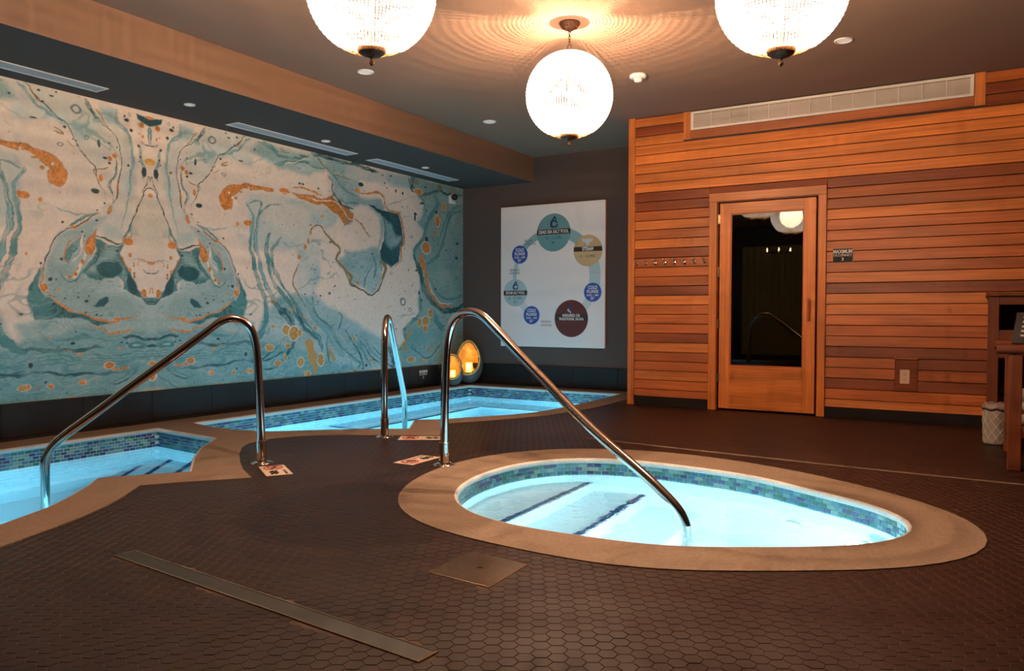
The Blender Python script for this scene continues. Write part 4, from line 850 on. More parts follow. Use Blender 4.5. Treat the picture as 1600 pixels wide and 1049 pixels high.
def disc(n,c,r,m,layer=1,par=sb,z0=None,z1=None,seg=64):
    y=YF-.0006*layer; g=G(); P=[]
    for k in range(seg):
        a=2*math.pi*k/seg; P.append((c[0]+r*math.cos(a),c[1]+r*math.sin(a)))
    V=[(x,y,z) for x,z in P]+[(x,YF,z) for x,z in P]; F=[tuple(range(seg))]+[(k,k+seg,(k+1)%seg+seg,(k+1)%seg) for k in range(seg)]
    g.add(V,F); return g.out(n,m,par)
def band(a0,a1,w0,w1,m,cc=(-4.66,1.42),rad=.578,layer=.5):
    n=24; y=YF-.0006*layer; V=[]
    for k in range(n+1):
        a=R(a0+(a1-a0)*k/n); w=(w0+(w1-w0)*k/n)/2
        for q in(rad-w,rad+w): V.append((cc[0]+q*math.cos(a),y,cc[1]+q*math.sin(a)))
    mesh('ring_band',V,[(2*k,2*k+1,2*k+3,2*k+2) for k in range(n)],m,sb)
band(90,33,.13,.15,ink('ring_teal','7fadb2')); band(33,-21,.15,.15,K2); band(-21,-50,.12,.10,K9)
band(90,148,.11,.07,ink('ring_teal','7fadb2')); band(148,200,.06,.05,K2); band(200,240,.10,.09,K9)
def stripe(c,r,z0,z1,m,layer=2):
    y=YF-.0006*layer; w0=math.sqrt(max(r*r-(z0-c[1])**2,0)); w1=math.sqrt(max(r*r-(z1-c[1])**2,0)); zm=(z0+z1)/2; wm=math.sqrt(r*r-(zm-c[1])**2)
    mesh('name_bar',[(c[0]-w0,y,z0),(c[0]+w0,y,z0),(c[0]+wm,y,zm),(c[0]+w1,y,z1),(c[0]-w1,y,z1),(c[0]-wm,y,zm)],[(0,1,2,3,4,5)],m,sb)
def words(L,m):
    for b,s,x,z,sx,bo in L: g=G(); text(g,b,s,(x,YF-.0024,z),sx=sx,bold=bo); g.out('lettering',m,sb)
def flame(c,h,m,layer=2.5):
    """droplet made of a swirl, a counter swirl and a curling tip"""
    g=G(); y=YF-.0006*layer
    def sw(P,W):
        Q=catmull([(p[0],p[1],0) for p in P],5); n=len(Q); V=[]
        for i,q in enumerate(Q):
            t=(Q[min(i+1,n-1)]-Q[max(i-1,0)]).normalized(); u=i/(n-1); w=W*(math.sin(math.pi*min(u*1.15+.08,1)))*.5+.002
            V+=[(c[0]+(q.x-t.y*w)*h,y,c[1]+(q.y+t.x*w)*h),(c[0]+(q.x+t.y*w)*h,y,c[1]+(q.y-t.x*w)*h)]
        g.add(V,[(2*i,2*i+1,2*i+3,2*i+2) for i in range(n-1)])
    sw([(.02,.5),(-.03,.33),(-.17,.12),(-.28,-.1),(-.25,-.33),(-.06,-.42),(.06,-.3),(.02,-.15),(-.08,-.17)],.20)
    sw([(.02,.48),(.12,.28),(.08,.16),(-.02,.2)],.13); sw([(-.12,.06),(.05,.08),(.22,.0),(.24,-.12),(.1,-.12)],.14)
    sw([(.27,-.12),(.24,-.32),(.08,-.42),(.14,-.3)],.15)
    g.out('emblem',m,sb)
dd=(-4.664,1.985); disc('disc',dd,.242,K1); stripe(dd,.242,1.962,2.028,K7)
st=(-4.181,1.737); disc('disc',st,.197,K4); stripe(st,.197,1.727,1.785,K7)
ep=(-5.228,1.223); disc('disc',ep,.180,K2); stripe(ep,.180,1.190,1.252,K7)
inf=(-4.409,.889); disc('disc',inf,.235,K5); stripe(inf,.235,.862,.945,K13)
for c in((-5.161,1.722),(-4.113,1.217),(-4.983,.930)):
    disc('disc',c,.121,K10,1); disc('disc_face',c,.114,K3,1.6)
    words([('COLD',.058,c[0],c[1]+.058,.8,.0012),('PLUNGE',.054,c[0],c[1]+.008,.78,.001),('30 SEC - 1 MIN',.036,c[0],c[1]-.038,.72,.0004),('55°',.048,c[0],c[1]-.078,.9,.0005)],M_letter)
words([('DEAD SEA SALT POOL',.060,dd[0],1.994,.72,.0010),('STEAM',.060,st[0],1.756,.86,.0018),('EPSOM SALT POOL',.050,ep[0],1.221,.68,.0008),('INFRARED OR',.050,inf[0],.925,.78,.0008),('TRADITIONAL SAUNA',.048,inf[0],.882,.72,.0006)],M_letter)
words([('10 - 12 MIN',.058,dd[0],1.915,.82,0),('98°',.048,dd[0],1.855,.9,0)],ink('slate_text','2f4f5c'))
words([('8 - 10 MIN',.055,st[0],1.665,.86,0),('8 - 10 MIN',.058,ep[0],1.152,.80,0),('104°',.046,ep[0],1.102,.85,0),('RELAX',.048,-5.03,1.893,.88,0),('(5+ MINUTES)',.038,-5.02,1.852,.86,0),('RINSING',.044,-5.236,1.520,.86,0),('SHOWER',.044,-5.236,1.478,.86,0),('RINSING',.044,-4.765,.846,.86,0),('SHOWER',.044,-4.765,.800,.86,0)],K11)
words([('RINSING',.042,-4.075,1.478,.86,0),('SHOWER',.042,-4.075,1.436,.86,0)],K8)
flame((dd[0]+.01,2.118),.155,K6); flame((ep[0]+.005,1.318),.115,K6)
g=G(); y=YF-.0016
P=catmull([(0,-.048,0),(-.03,-.005,0),(-.062,.010,0),(-.072,.045,0),(-.04,.040,0),(0,.048,0),(.04,.040,0),(.072,.045,0),(.062,.010,0),(.03,-.005,0)],4,True); g.add([(st[0]-.005+p.x,y,1.840+p.y) for p in P],[tuple(range(len(P)))]); g.box(st[0]-.007,st[0]-.004,y,y+.001,1.788,1.80); g.out('emblem',K12,sb)
g=G()
def ribbon(P,W,m,layer):
    Q=catmull([(a,b,0) for a,b in P],6); n=len(Q); V=[]
    for i,q in enumerate(Q):
        t=(Q[min(i+1,n-1)]-Q[max(i-1,0)]).normalized(); w=W*math.sin(math.pi*(.08+.84*i/(n-1)))
        V+=[(q.x-t.y*w,YF-.0006*layer,q.y+t.x*w),(q.x+t.y*w,YF-.0006*layer,q.y-t.x*w)]
    mesh('emblem',V,[(2*i,2*i+1,2*i+3,2*i+2) for i in range(n-1)],m,sb)
ribbon([(-4.455,1.055),(-4.425,1.03),(-4.415,1.0),(-4.44,.975)],.014,ink('violet','43336b'),2.2); ribbon([(-4.44,1.015),(-4.455,.995),(-4.425,.975),(-4.415,.945)],.009,K12,2.6)
# ============================================================ PENDANT LAMPS
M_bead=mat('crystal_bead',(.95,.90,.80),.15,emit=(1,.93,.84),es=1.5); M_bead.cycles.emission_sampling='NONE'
M_bulb=mat('bulb_glow',(1,.8,.6),.3,emit=(1,.72,.42),es=25); M_bulb.cycles.emission_sampling='NONE'
RB_=.300
def make_lamp(loc,label):
    r=root('pendant_lamp',loc,label,'lamp','beaded globe pendant lamps'); top=ZC-loc[2]
    # strands of beads
    bm=bmesh.new(); bmesh.ops.create_icosphere(bm,subdivisions=1,radius=1); iv=np.array([v.co[:] for v in bm.verts]); iff=[tuple(v.index for v in f.verts) for f in bm.faces]; bm.free()
    P=[];S=[]
    NM=100; NB=56
    for j in range(NM):
        a=2*math.pi*j/NM
        for i in range(NB):
            th=R(14)+(R(145)-R(14))*i/(NB-1); q=RB_*(1+.006*math.sin(j*7.1+i*3.3)); P.append((q*math.sin(th)*math.cos(a),q*math.sin(th)*math.sin(a),q*math.cos(th))); S.append(min(.0068,.40*q*math.sin(th)*2*math.pi/NM*(1.25 if th<R(30) else 1.2 if th<R(52) else .86 if th<R(68) else .64 if th<R(97) else 1.12)))
    P=np.array(P);S=np.array(S)[:,None,None]; VV=P[:,None,:]+iv[None]*S
    b=bulk('bead_strands',VV,iff,M_bead,None); b.parent=r
    g=G()
    for th,rr in((145,.0025),(153,.0016),(163,.0018),(90,.002),(16,.003)):
        q=RB_*math.sin(R(th)); z=RB_*math.cos(R(th)); g.tube([(q*math.cos(2*math.pi*k/48),q*math.sin(2*math.pi*k/48),z) for k in range(48)],rr,6,True)
    g.out('hoops',M_brass,r,world=False)
    g=G()
    for k in range(44):
        a=2*math.pi*k/44; g.tube([(RB_*math.sin(R(t))*math.cos(a),RB_*math.sin(R(t))*math.sin(a),RB_*math.cos(R(t))+(.004 if t<160 else 0)) for t in(145,152,158,165,171)],.0015,4)
    o=g.out('bottom_wires',M_brass,r,world=False)
    G().lathe([(.066,-.276),(.068,-.282),(.060,-.296),(.045,-.306),(.022,-.314),(.008,-.318),(.006,-.324),(.010,-.334),(.012,-.341),(.008,-.350),(.002,-.356),(.0,-.357)],28).out('bottom_cup',M_bronze,r,world=False,smooth=True)
    G().lathe([(0,.308),(.020,.308),(.05,.301),(.078,.290),(.080,.285)],28).lathe([(.004,.308),(.004,.322)],10).out('top_cap',M_bronze,r,world=False,smooth=True)
    g=G().lathe([(.073,top),(.075,top-.006),(.070,top-.014),(.052,top-.034),(.036,top-.046),(.012,top-.052),(.009,top-.062),(.0,top-.063)],28)
    for k in range(18): a=2*math.pi*k/18; g.tube([(.066*math.cos(a),.066*math.sin(a),top-.013),(.050*math.cos(a),.050*math.sin(a),top-.035)],.004,5)
    g.out('ceiling_canopy',M_bronze,r,world=False)
    z=top-.058; k=0; ends=.322+.03
    n=5; ln=(z-ends)/n+.006
    def stad(w,h,c,rot):
        o=[]
        for q in range(20):
            a=2*math.pi*q/20; x=w*math.cos(a); y=(h-w)*(1 if math.sin(a)>0 else -1)+w*math.sin(a); o.append((x if not rot else 0,0 if not rot else x,c+y))
        return o
    for k in range(n): zc=z-(k+.5)*(z-ends)/n; G().tube(stad(.007,ln/2,zc,k%2),.0022,6,True).out('chain_link',M_bronze,r,world=False)
    G().tube([(.016*math.cos(a*math.pi/10),0,.336+.016*math.sin(a*math.pi/10)) for a in range(20)],.0028,6,True).out('hanging_ring',M_bronze,r,world=False)
    g=G()
    for k in range(3): a=2*math.pi*k/3; g.lathe([(0,-.03),(.014,-.02),(.018,0),(.012,.025),(0,.04)],10,(.05*math.cos(a),.05*math.sin(a),.02))
    g.out('bulb',M_bulb,r,world=False,smooth=True)
    G().tube([(0,0,.30),(0,0,-.28)],.004,6).out('centre_rod',M_brass,r,world=False)
    light('lamp_light','POINT',(0,0,-.02),LAMP_W*.92,LAMP_C,.006,r); light('lamp_glow','POINT',(0,0,-.02),LAMP_W*.15,LAMP_C,.17,r)
    return r
lamp=make_lamp((-2.484,4.937,2.476),'whole beaded globe pendant lamp hanging in the middle, ceiling cup and chain visible')
def copy_tree(o,loc,label=None,par=None,**k):
    c=o.copy(); COLL.objects.link(c)
    if par is not None: c.parent=par
    if loc is not None: c.location=loc
    if label: c['label']=label
    for ch in o.children: copy_tree(ch,None,None,c)
    return c
copy_tree(lamp,(-2.484,2.86,2.470),'beaded globe pendant lamp cut off by the top edge, on the mural side')
copy_tree(lamp,(-.82,3.85,2.470),'beaded globe pendant lamp cut off by the top edge, on the cedar wall side')
# ============================================================ CEILING FITTINGS
def can(loc,r,label,grp):
    c=root('recessed_light',loc,label,'light',grp)
    G().lathe([(r,0),(r,-.004),(r*.93,-.008),(r*.80,-.006),(r*.76,-.001)],32).out('trim_ring',M_white,c,world=False,smooth=True)
    G().lathe([(0,-.0025),(r*.74,-.0025),(r*.78,-.001)],32).out('lens',mat('frosted_lens',(.75,.72,.70),.35,emit=(1,.9,.8),es=.25),c,world=False)
    return c
can((-4.453,5.047,ZC),.070,'round recessed ceiling light just below the pendant on the mural side','recessed lights in the main ceiling')
can((-4.465,7.007,ZC),.070,'round recessed ceiling light near the far end of the soffit','recessed lights in the main ceiling')
can((-.889,6.277,ZC),.066,'round recessed ceiling light above the long wall vent','recessed lights in the main ceiling')
for y,l in((4.179,'in the soffit, nearest the viewer'),(5.737,'in the soffit, middle of three'),(7.361,'in the soffit, nearest the signboard wall')): can((-5.58,y,ZS),.045,'small round recessed light '+l,'recessed lights in the soffit')
dt=root('smoke_detector',(-2.513,6.29,ZC),'white round smoke detector on the ceiling right of the middle pendant','detector')
G().lathe([(.072,0),(.074,-.012),(.070,-.026),(.050,-.032)],32).out('base',M_white,dt,world=False,smooth=True)
G().lathe([(.045,-.032),(.036,-.036),(.034,-.052),(.026,-.060),(0,-.062)],32).out('sensor_head',M_white,dt,world=False,smooth=True)
for (y0,y1),l in(((1.85,3.575),'nearest the viewer, cut by the left edge'),((4.78,6.36),'above the middle of the mural'),((6.67,8.25),'nearest the signboard wall')):
    s=root('slot_diffuser',(-5.80,(y0+y1)/2,ZS),'long narrow white air slot in the soffit, '+l,'vent','air slots in the soffit')
    x0,x1=-5.885,-5.718; g=G(); g.box(x0,x0+.02,y0,y1,ZS-.006,ZS,.001).box(x1-.02,x1,y0,y1,ZS-.006,ZS,.001).box(x0+.02,x1-.02,y0,y0+.02,ZS-.006,ZS,.001).box(x0+.02,x1-.02,y1-.02,y1,ZS-.006,ZS,.001); g.out('frame',M_white,s)
    G().box(x0+.02,x1-.02,y0+.02,y1-.02,ZS-.0015,ZS).out('slot',mat('diffuser_grey',(.48,.50,.53),.6),s)
    for k in range(2): x=x0+.062+k*.04; G().box(x-.005,x+.005,y0+.02,y1-.02,ZS-.006,ZS-.001).out('blade',MAT['diffuser_grey'],s)
# security camera
c=root('security_camera',(XL+.005,8.59,2.50),'small white security camera with black lens high on the mural','camera')
G().box(XL+.004,XL+.022,8.55,8.68,2.42,2.53,.004).out('mounting_plate',M_white,c)
g=G(); g.lathe([(.0,-.06),(.03,-.058),(.048,-.045),(.052,-.01),(.050,.02),(.046,.03)],24); o=g.out('housing',M_white,c,world=False,smooth=True); o.location=Vector((XL+.075,8.57,2.500))-c.location; o.rotation_euler=Vector((.75,-.62,-.12)).to_track_quat('Z','Y').to_euler()
g=G().lathe([(.046,.03),(.038,.045),(.02,.05),(0,.051)],24); q=g.out('lens_face',M_black,c,world=False,smooth=True); q.location=o.location; q.rotation_euler=o.rotation_euler
g=G().lathe([(.008,.051),(.006,.053),(0,.053)],12); q=g.out('lens',M_steel,c,world=False); q.location=o.location; q.rotation_euler=o.rotation_euler
# ============================================================ EGG LAMPS
M_egg=mat('speckled_stone',(.10,.095,.085),.45,bump=.35,bscale=60,noise=.4,nscale=25)
M_gold=mat('gold_leaf_lining',(.85,.52,.16),.38,metal=.25,bump=.3,bscale=14,noise=.3,nscale=12)
def egg(loc,H,W,label,aim,W_):
    r=root('egg_lamp',loc,label,'lamp'); rot=aim
    f=Vector((math.cos(rot),math.sin(rot),.12)).normalized()
    def shape(k,n=48,m=32):
        V=[]
        for i in range(m+1):
            t=math.pi*i/m; z=H/2-H/2*math.cos(t); rr=W/2*math.sin(t)*(1+.16*math.cos(t))
            for q in range(n): a=2*math.pi*q/n; V.append(Vector((rr*math.cos(a)*k,rr*math.sin(a)*k,H/2+(z-H/2)*k)))
        return V,[(i*n+q,i*n+(q+1)%n,(i+1)*n+(q+1)%n,(i+1)*n+q) for i in range(m) for q in range(n)]
    side=Vector((-math.sin(rot),math.cos(rot),0))
    def hole(v): 
        p=v-Vector((0,0,H*.60)); 
        if p.dot(f)<=0: return False
        hz=p.z/(H*.365); hx=p.dot(side)/(W*.40*(1-.18*hz)); return hz*hz+hx*hx<1
    for nm,k,m in(('shell',1,M_egg),('lining',.93,M_gold)):
        V,F=shape(k,64,44); F=[q for q in F if not all(hole(V[i]/1 if k==1 else Vector((V[i].x/k,V[i].y/k,H/2+(V[i].z-H/2)/k))) for i in q)]
        mesh(nm,[v[:] for v in V],F,m,r,True,False)
    # rim of the opening
    rim=[]
    for q in range(48):
        a=2*math.pi*q/48; pz=math.sin(a)*H*.37; px=math.cos(a)*W*.405*(1-.18*math.sin(a)); z=H*.60+pz; ct=(1-2*z/H); ct=max(-.999,min(.999,ct)); stt=math.sqrt(1-ct*ct); rr=W/2*stt*(1+.16*ct)*.985; dxx=math.sqrt(max(rr*rr-px*px,0)); rim.append((side*px+Vector((f.x,f.y,0)).normalized()*dxx+Vector((0,0,z)))[:])
    G().tube(rim,.008*H/.4,8,True).out('rim',M_gold,r,world=False,smooth=True)
    cz=H*.27; G().lathe([(0,0),(W*.12,0),(W*.12,H*.20),(W*.10,H*.21),(0,H*.205)],20,(-f.x*0,-f.y*0,cz)).out('candle',mat('glowing_candle',(1,.8,.4),.5,emit=(1,.62,.10),es=2.2),r,world=False)
    light('candle_light','POINT',(f.x*W*.22,f.y*W*.22,H*.42),W_,(1,.70,.27),.03,r)
ca=math.atan2(-8.7,5.9)
egg((-5.86,8.69,.004),.60,.37,'larger glowing egg lamp with gold lining in the corner behind',ca-.12,1.0)
egg((-5.87,8.33,.004),.43,.27,'smaller glowing egg lamp standing in front of the larger one',ca-.12,.5)
# ============================================================ HANDRAILS
def rail(base,end,pts,label):
    b=Vector((*base,0)); e=Vector((*end,0)); u=(e-b).normalized(); r=root('pool_handrail',(b.x,b.y,0),label,'handrail')
    P=[b+u*d+Vector((0,0,z)) for d,z in pts]; P=catmull(P,6); sm=P[:]
    for _ in range(3): sm=[sm[0]]+[(sm[i-1]+sm[i]*2+sm[i+1])/4 for i in range(1,len(sm)-1)]+[sm[-1]]
    G().tube(sm,.0255,24).out('tube',M_steel,r,smooth=True)
    G().lathe([(.0275,.004),(.031,.004),(.031,.134),(.0325,.136),(.0325,.143),(.0285,.146),(.0265,.146)],28).out('socket_sleeve',M_steel,r,world=False,smooth=False)
    G().lathe([(.030,.016),(.045,.014),(.066,.007),(.070,.002),(.070,-.002)],32).out('floor_flange',M_steel,r,world=False,smooth=True)
    o=G().lathe([(0,0),(.005,0),(.006,.004),(.004,.010),(0,.010)],10).out('set_screw',M_steel,r,world=False); o.location=(.030,-.008,.07); o.rotation_euler=(0,R(90),0)
rail((-3.859,3.392),(-4.516,2.415),[(0,.0),(.003,.2),(.013,.45),(.022,.66),(.034,.763),(.058,.843),(.105,.895),(.172,.914),(.236,.893),(.295,.848),(.45,.729),(.60,.615),(.75,.50),(.895,.385),(1.00,.305),(1.085,.240),(1.143,.180),(1.170,.12),(1.178,.04),(1.178,-.2),(1.178,-.45)],'chrome handrail descending into the pool at the left edge')
rail((-3.886,4.61),(-4.672,5.836),[(0,.0),(-.006,.2),(-.010,.45),(-.006,.66),(.008,.765),(.04,.848),(.10,.900),(.18,.914),(.26,.893),(.33,.85),(.50,.748),(.75,.59),(1.0,.43),(1.2,.302),(1.32,.224),(1.40,.155),(1.445,.08),(1.456,0),(1.458,-.2),(1.458,-.6)],'chrome handrail leading into the far corner pool, thinnest looking')
rail((-2.843,3.939),(-1.225,3.728),[(0,.0),(.003,.2),(.008,.45),(.018,.66),(.034,.79),(.070,.886),(.139,.941),(.227,.957),(.313,.932),(.405,.865),(.60,.705),(.78,.562),(.955,.422),(1.133,.293),(1.339,.160),(1.45,.085),(1.53,.025),(1.592,-.03),(1.628,-.09),(1.64,-.16),(1.642,-.5)],'chrome handrail crossing over the oval pool, largest of three')
# ============================================================ DEPTH MARKER TILES
M_ivory=mat('ivory_ceramic',(.62,.47,.37),.35); M_red=mat('red_glaze',(.45,.03,.02),.4); M_ink=mat('black_glaze',(.02,.02,.025),.4)
def marker(c,ang,label,w=.305,h=.152,order=1,txt=True):
    r=root('no_diving_tile',(*c,.001),label,'sign','no diving floor tiles',rz=ang)
    # two square tiles side by side, local x along the long side
    for s in(-1,1): G().box(s*w/4-w/4+.001,s*w/4+w/4-.001,-h/2,h/2,0,.0035,.0008).out('tile_face',M_ivory,r,world=False)
    z=.0040; g=G(); cxx=-w/4*order; rr=h*.36
    g.tube([(cxx+rr*math.cos(2*math.pi*k/32),rr*math.sin(2*math.pi*k/32),z) for k in range(32)],.004,4,True); g.tube([(cxx-rr*.7,-rr*.7,z),(cxx+rr*.7,rr*.7,z)],.003,4); g.out('prohibition_ring',M_red,r,world=False)
    g=G(); g.tube([(cxx-.028,.006,z),(cxx-.005,.012,z),(cxx+.02,-.006,z),(cxx+.034,-.022,z)],[.004,.007,.005,.003],5); g.lathe([(0,.001),(.008,.001)],10,(cxx-.030,.020,z)); g.tube([(cxx-.03,-.03,z),(cxx,-.026,z),(cxx+.03,-.032,z)],.002,4); g.out('diver_figure',M_ink,r,world=False)
    g=G(); x=w/4*order
    for q in(-.030,-.008): g.tube([(x-.05+.1*k/12,q+.010*math.sin(k*1.05),z) for k in range(13)],[.002+.006*abs(math.sin(k*.52)) for k in range(13)],5)
    text(g,'NO DIVING',.024,(x,.045,z),'z',bold=.0004); g.out('lettering',M_ink,r,world=False)
marker((-3.60,3.267),math.atan2(-.22,.34),'ivory NO DIVING floor tile beside the left edge pool handrail')
marker((-3.08,3.974),math.atan2(.34,-.01),'ivory NO DIVING floor tile beside the oval pool handrail')
marker((-3.60,4.70),math.atan2(.17,.29),'ivory NO DIVING floor tile beside the far corner pool handrail',w=.34,h=.17)
# ============================================================ DRAIN, PLATE, FLOOR STRIP
dr=root('linear_drain',(-2.07,1.76,0),'long narrow drain cover across the foreground floor','drain')
a=Vector((-2.852,1.826,0)); b=Vector((-1.286,1.697,0)); u=(b-a).normalized(); n=Vector((-u.y,u.x,0)); hw=.040
def strip(p,q,w0,w1,z0,z1,nm,m,par):
    P=[(p+n*w0),(q+n*w0),(q+n*w1),(p+n*w1)]; G().poly([(v.x,v.y) for v in P],z0,z1).out(nm,m,par)
strip(a,b,-.036,.036,-.006,.0015,'cover',mat('drain_cover',(.022,.020,.018),.5),dr)
strip(a,b,-.041,-.0365,-.006,.0032,'edge_rail',M_brush,dr); strip(a,b,.0365,.041,-.006,.0032,'edge_rail',M_brush,dr)
strip(a-u*.006,a,-.041,.041,-.006,.003,'end_cap',M_brush,dr); strip(b,b+u*.010,-.041,.041,-.006,.0035,'end_cap',M_brush,dr)
ap=root('access_plate',(-1.565,2.395,0),'square brushed steel access plate with a centre finger hole','cover')
cx_,cy_=-1.566,2.396; N=24; V=[];F=[]
P4=[Vector((x,y)) for x,y in PLATE]; 
ring=[]; 
for k in range(N):
    t=4*k/N; i=int(t); q=P4[i]+(P4[(i+1)%4]-P4[i])*(t-i); ring.append(q)
hc=[Vector((cx_+.0125*math.cos(math.atan2(q.y-cy_,q.x-cx_)),cy_+.0125*math.sin(math.atan2(q.y-cy_,q.x-cx_)))) for q in ring]
for q in ring: V.append((q.x,q.y,-.006))
for q in ring: V.append((q.x,q.y,.002))
for q in ring: d_=(Vector((cx_,cy_))-q).normalized(); V.append((q.x+d_.x*.002,q.y+d_.y*.002,.0028))
for q in hc: V.append((q.x,q.y,.0028))
for q in hc: V.append((q.x,q.y,-.010))
for L_ in range(4):
    for k in range(N): F.append((L_*N+k,L_*N+(k+1)%N,(L_+1)*N+(k+1)%N,(L_+1)*N+k))
mesh('plate',V,F,M_brush,ap); G().lathe([(0,-.0035),(.014,-.0035)],16,(cx_,cy_,0)).out('finger_hole',M_black,ap)
fs=root('floor_strip',(-1,5.25,0),'thin pale metal joint strip crossing the floor behind the oval pool','strip')
pp=catmull([(-2.55,5.375,0),(-2.3,5.34,0),(-1.7,5.28,0),(-1.17,5.238,0),(-.69,5.195,0),(-.07,5.165,0),(.5,5.15,0),(1.2,5.14,0)],4)
V=[];F=[]
for p in pp: V+=[(p.x,p.y-.016,.0005),(p.x,p.y-.013,.0035),(p.x,p.y+.013,.0035),(p.x,p.y+.016,.0005)]
for i in range(len(pp)-1):
    for k in range(3): F.append((4*i+k,4*i+4+k,4*i+5+k,4*i+1+k))
mesh('strip',V,F,mat('dull_bronze_strip',(.11,.065,.045),.55),fs)
# ============================================================ FURNITURE AT THE RIGHT EDGE (wood and towels darkened for lack of light)
f=root('wooden_cabinet',(.08,7.2,0),'tall dark wooden cabinet with open top niche against the cedar wall','cabinet')
G().box(.05,1.35,6.86,7.66,1.085,1.110,.003).out('top_board',W_F,f)
for x,y in((.07,6.88),(.07,7.59),(1.27,6.88),(1.27,7.59)): G().box(x,x+.065,y,y+.065,0,1.085,.002).out('post',W_FV,f)
G().box(.085,.10,6.945,7.59,.30,1.06).out('side_panel',W_D,f)
G().box(.085,.12,6.945,7.59,1.03,1.085).out('side_rail',W_F,f); G().box(.135,1.27,6.885,6.92,1.02,1.085,.002).out('front_rail',W_F,f); G().box(.135,1.27,6.885,6.91,.62,.83,.002).out('front_panel',W_F,f); G().box(.10,1.3,6.92,7.6,.80,.82).out('shelf',W_F,f); G().box(.10,1.3,7.6,7.62,.3,1.08).out('back_panel',W_D,f)
f=root('towel_table',(.5,5.95,0),'dark wooden slatted table at the right edge holding towels','table')
for y in(5.585,6.33): G().box(.165,.235,y,y+.07,0,.70,.003).out('leg',W_FV,f); G().box(1.25,1.32,y,y+.07,0,.70,.003).out('leg',W_FV,f)
for y in(5.60,6.37): G().tube([(.10,y,.735),(1.40,y,.735)],.030,16).out('edge_rail',W_F,f,smooth=False)
for k in range(7): y=5.645+k*.101; G().box(.13,1.36,y,y+.09,.715,.745,.003).out('slat',W_F,f)
G().box(.18,.215,5.655,6.33,.62,.70).out('side_rail',W_F,f); G().box(.235,1.25,5.60,5.63,.64,.70).out('front_rail',W_F,f)
for z in(.235,): 
    for k in range(6): y=5.62+k*.13; G().box(.18,1.30,y,y+.10,z-.022,z,.002).out('shelf_slat',W_F,f)
G().box(.235,1.25,5.59,5.615,.20,.245,.002).box(.235,1.25,5.59,5.615,.345,.372,.002).out('shelf_rail',W_F,f)
M_tow=mat('unlit_white_terry',(.38,.33,.30),.95,bump=.6,bscale=160)  # white towels, greyed in colour as they lie out of the light
tn=0
for i,(x,z) in enumerate(((.30,.275),(.30,.350),(.30,.425))):
    for j,y in enumerate((5.95,6.10)):
        t=root('rolled_towel',(x,y,z),'pale rolled towel on the table shelf, %s row of the %s stack'%(('bottom','middle','top')[i],('front','rear')[j]),'towel','rolled towels on the table shelf')
        V=[]; g=G(); path=[]
        sp=[(max(.004,.036*k/40)*math.cos(k*.45),max(.004,.036*k/40)*math.sin(k*.45)) for k in range(42)]
        for xx in(-.11,.16): V+=[(xx,a_,b_) for a_,b_ in sp]
        nn=len(sp); g.add(V,[(k,k+1,k+1+nn,k+nn) for k in range(nn-1)]); g.lathe([(.0,-.11),(.034,-.11),(.037,-.10),(.037,.15),(.034,.16),(0,.16)],20); g.V=g.V[:2*nn]+[(v[2],v[1],v[0]) for v in g.V[2*nn:]]
        g.out('roll',M_tow,t,world=False,smooth=True)
cr=root('black_crate',(.55,5.80,.237),'black box marked 1 on the lower shelf of the table','box')
G().box(.262,.80,5.66,5.89,.237,.335,.004).out('body',M_black,cr); g=G(); text(g,'1',.07,(.295,5.659,.287)); g.out('lettering',M_letter,cr)
b=root('waste_bin',(.125,6.70,.0),'small pale bin with a lattice pattern between cabinet and table','bin')
G().lathe([(0,.002),(.078,.002),(.082,.01),(.086,.26),(.088,.27),(.084,.27),(.080,.262),(.074,.02),(0,.015)],36).out('body',mat('beige_bin',(.36,.31,.27),.6),b,world=False,smooth=True)
g=G()
for s_ in(-1,1):
    for k in range(10):
        a0=2*math.pi*k/10; g.tube([((.0830+.004*u/8)*math.cos(a0+s_*u/8*1.9),(.0830+.004*u/8)*math.sin(a0+s_*u/8*1.9),.015+.235*u/8) for u in range(9)],.0022,4)
g.out('lattice_pattern',mat('bin_lattice',(.62,.56,.50),.6),b,world=False)
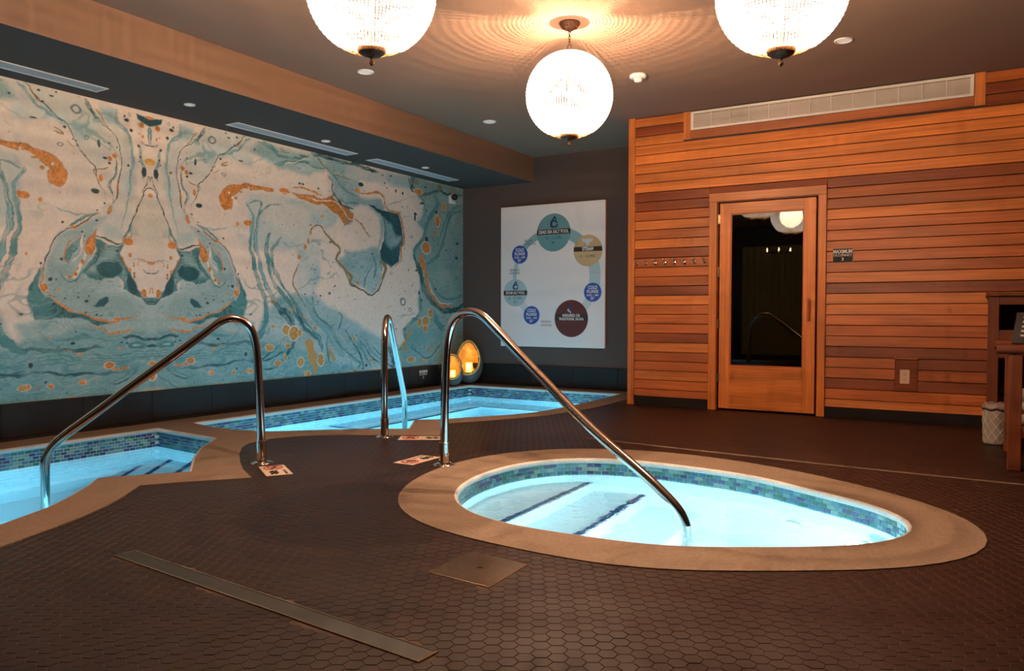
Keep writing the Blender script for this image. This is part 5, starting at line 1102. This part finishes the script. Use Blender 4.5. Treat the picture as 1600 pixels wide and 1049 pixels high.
g=G().lathe([(.086,.262),(.091,.250),(.090,.275),(.070,.30),(.045,.285)],20); g.V=[(x*(1+.08*math.sin(9*math.atan2(y,x))),y,z+.008*math.sin(7*math.atan2(y,x))) for x,y,z in g.V]; g.out('bin_liner',mat('thin_liner',(.30,.22,.20),.4),b,world=False,smooth=True)
e=root('menu_stand',(.30,5.92,.756),'black framed card leaning on the table at the right edge','frame')
g=G().box(-.12,.12,-.008,.008,0,.22,.003); o=g.out('frame',M_black,e,world=False); o.rotation_euler=(R(-24),0,R(-20))
g=G()
for k in range(5): g.box(-.075,.075-.02*(k%2),-.0100,-.0085,.05+k*.032,.062+k*.032)
q=g.out('card_lines',mat('card_print',(.45,.40,.34),.6),e,world=False); q.rotation_euler=o.rotation_euler
# ============================================================ BEHIND THE CAMERA (seen in the door glass)
cu=root('curtain',(-4.1,-2.9,0),'heavy olive curtain on the wall behind the viewer, mirrored in the door glass','curtain')
V=[];N=120
for k in range(N+1):
    x=-4.7+1.6*k/N; y=-2.88+.03*math.sin(k*.62)+.01*math.sin(k*1.7); V+=[(x,y,.03),(x,y,2.5)]
mesh('drape',V,[(2*k,2*k+2,2*k+3,2*k+1) for k in range(N)],mat('olive_velvet',(.42,.32,.12),.8),cu,True); G().tube([(-4.8,-2.88,2.52),(-3.0,-2.88,2.52)],.014,10).out('curtain_rod',M_bronze,cu)
ch=root('candle_chandelier',(-3.55,-1.3,ZC),'small candle chandelier behind the viewer, mirrored in the door glass','chandelier')
g=G().tube([(0,0,0),(0,0,-.75)],.006,6).tube([(.26*math.cos(2*math.pi*k/32),.26*math.sin(2*math.pi*k/32),-.75) for k in range(32)],.009,6,True)
for k in range(3): a_=math.pi*k/3; g.tube([(-.26*math.cos(a_),-.26*math.sin(a_),-.75),(.26*math.cos(a_),.26*math.sin(a_),-.75)],.006,6)
g.out('iron_ring',M_bronze,ch,world=False)
for k in range(6):
    a_=math.pi*k/3+.3; G().lathe([(0,0),(.014,0),(.016,.03),(.010,.055),(0,.08)],10,(.26*math.cos(a_),.26*math.sin(a_),-.735)).out('candle_bulb',mat('candle_bulb_glow',(1,.8,.5),.3,emit=(1,.70,.38),es=40),ch,world=False,smooth=True)
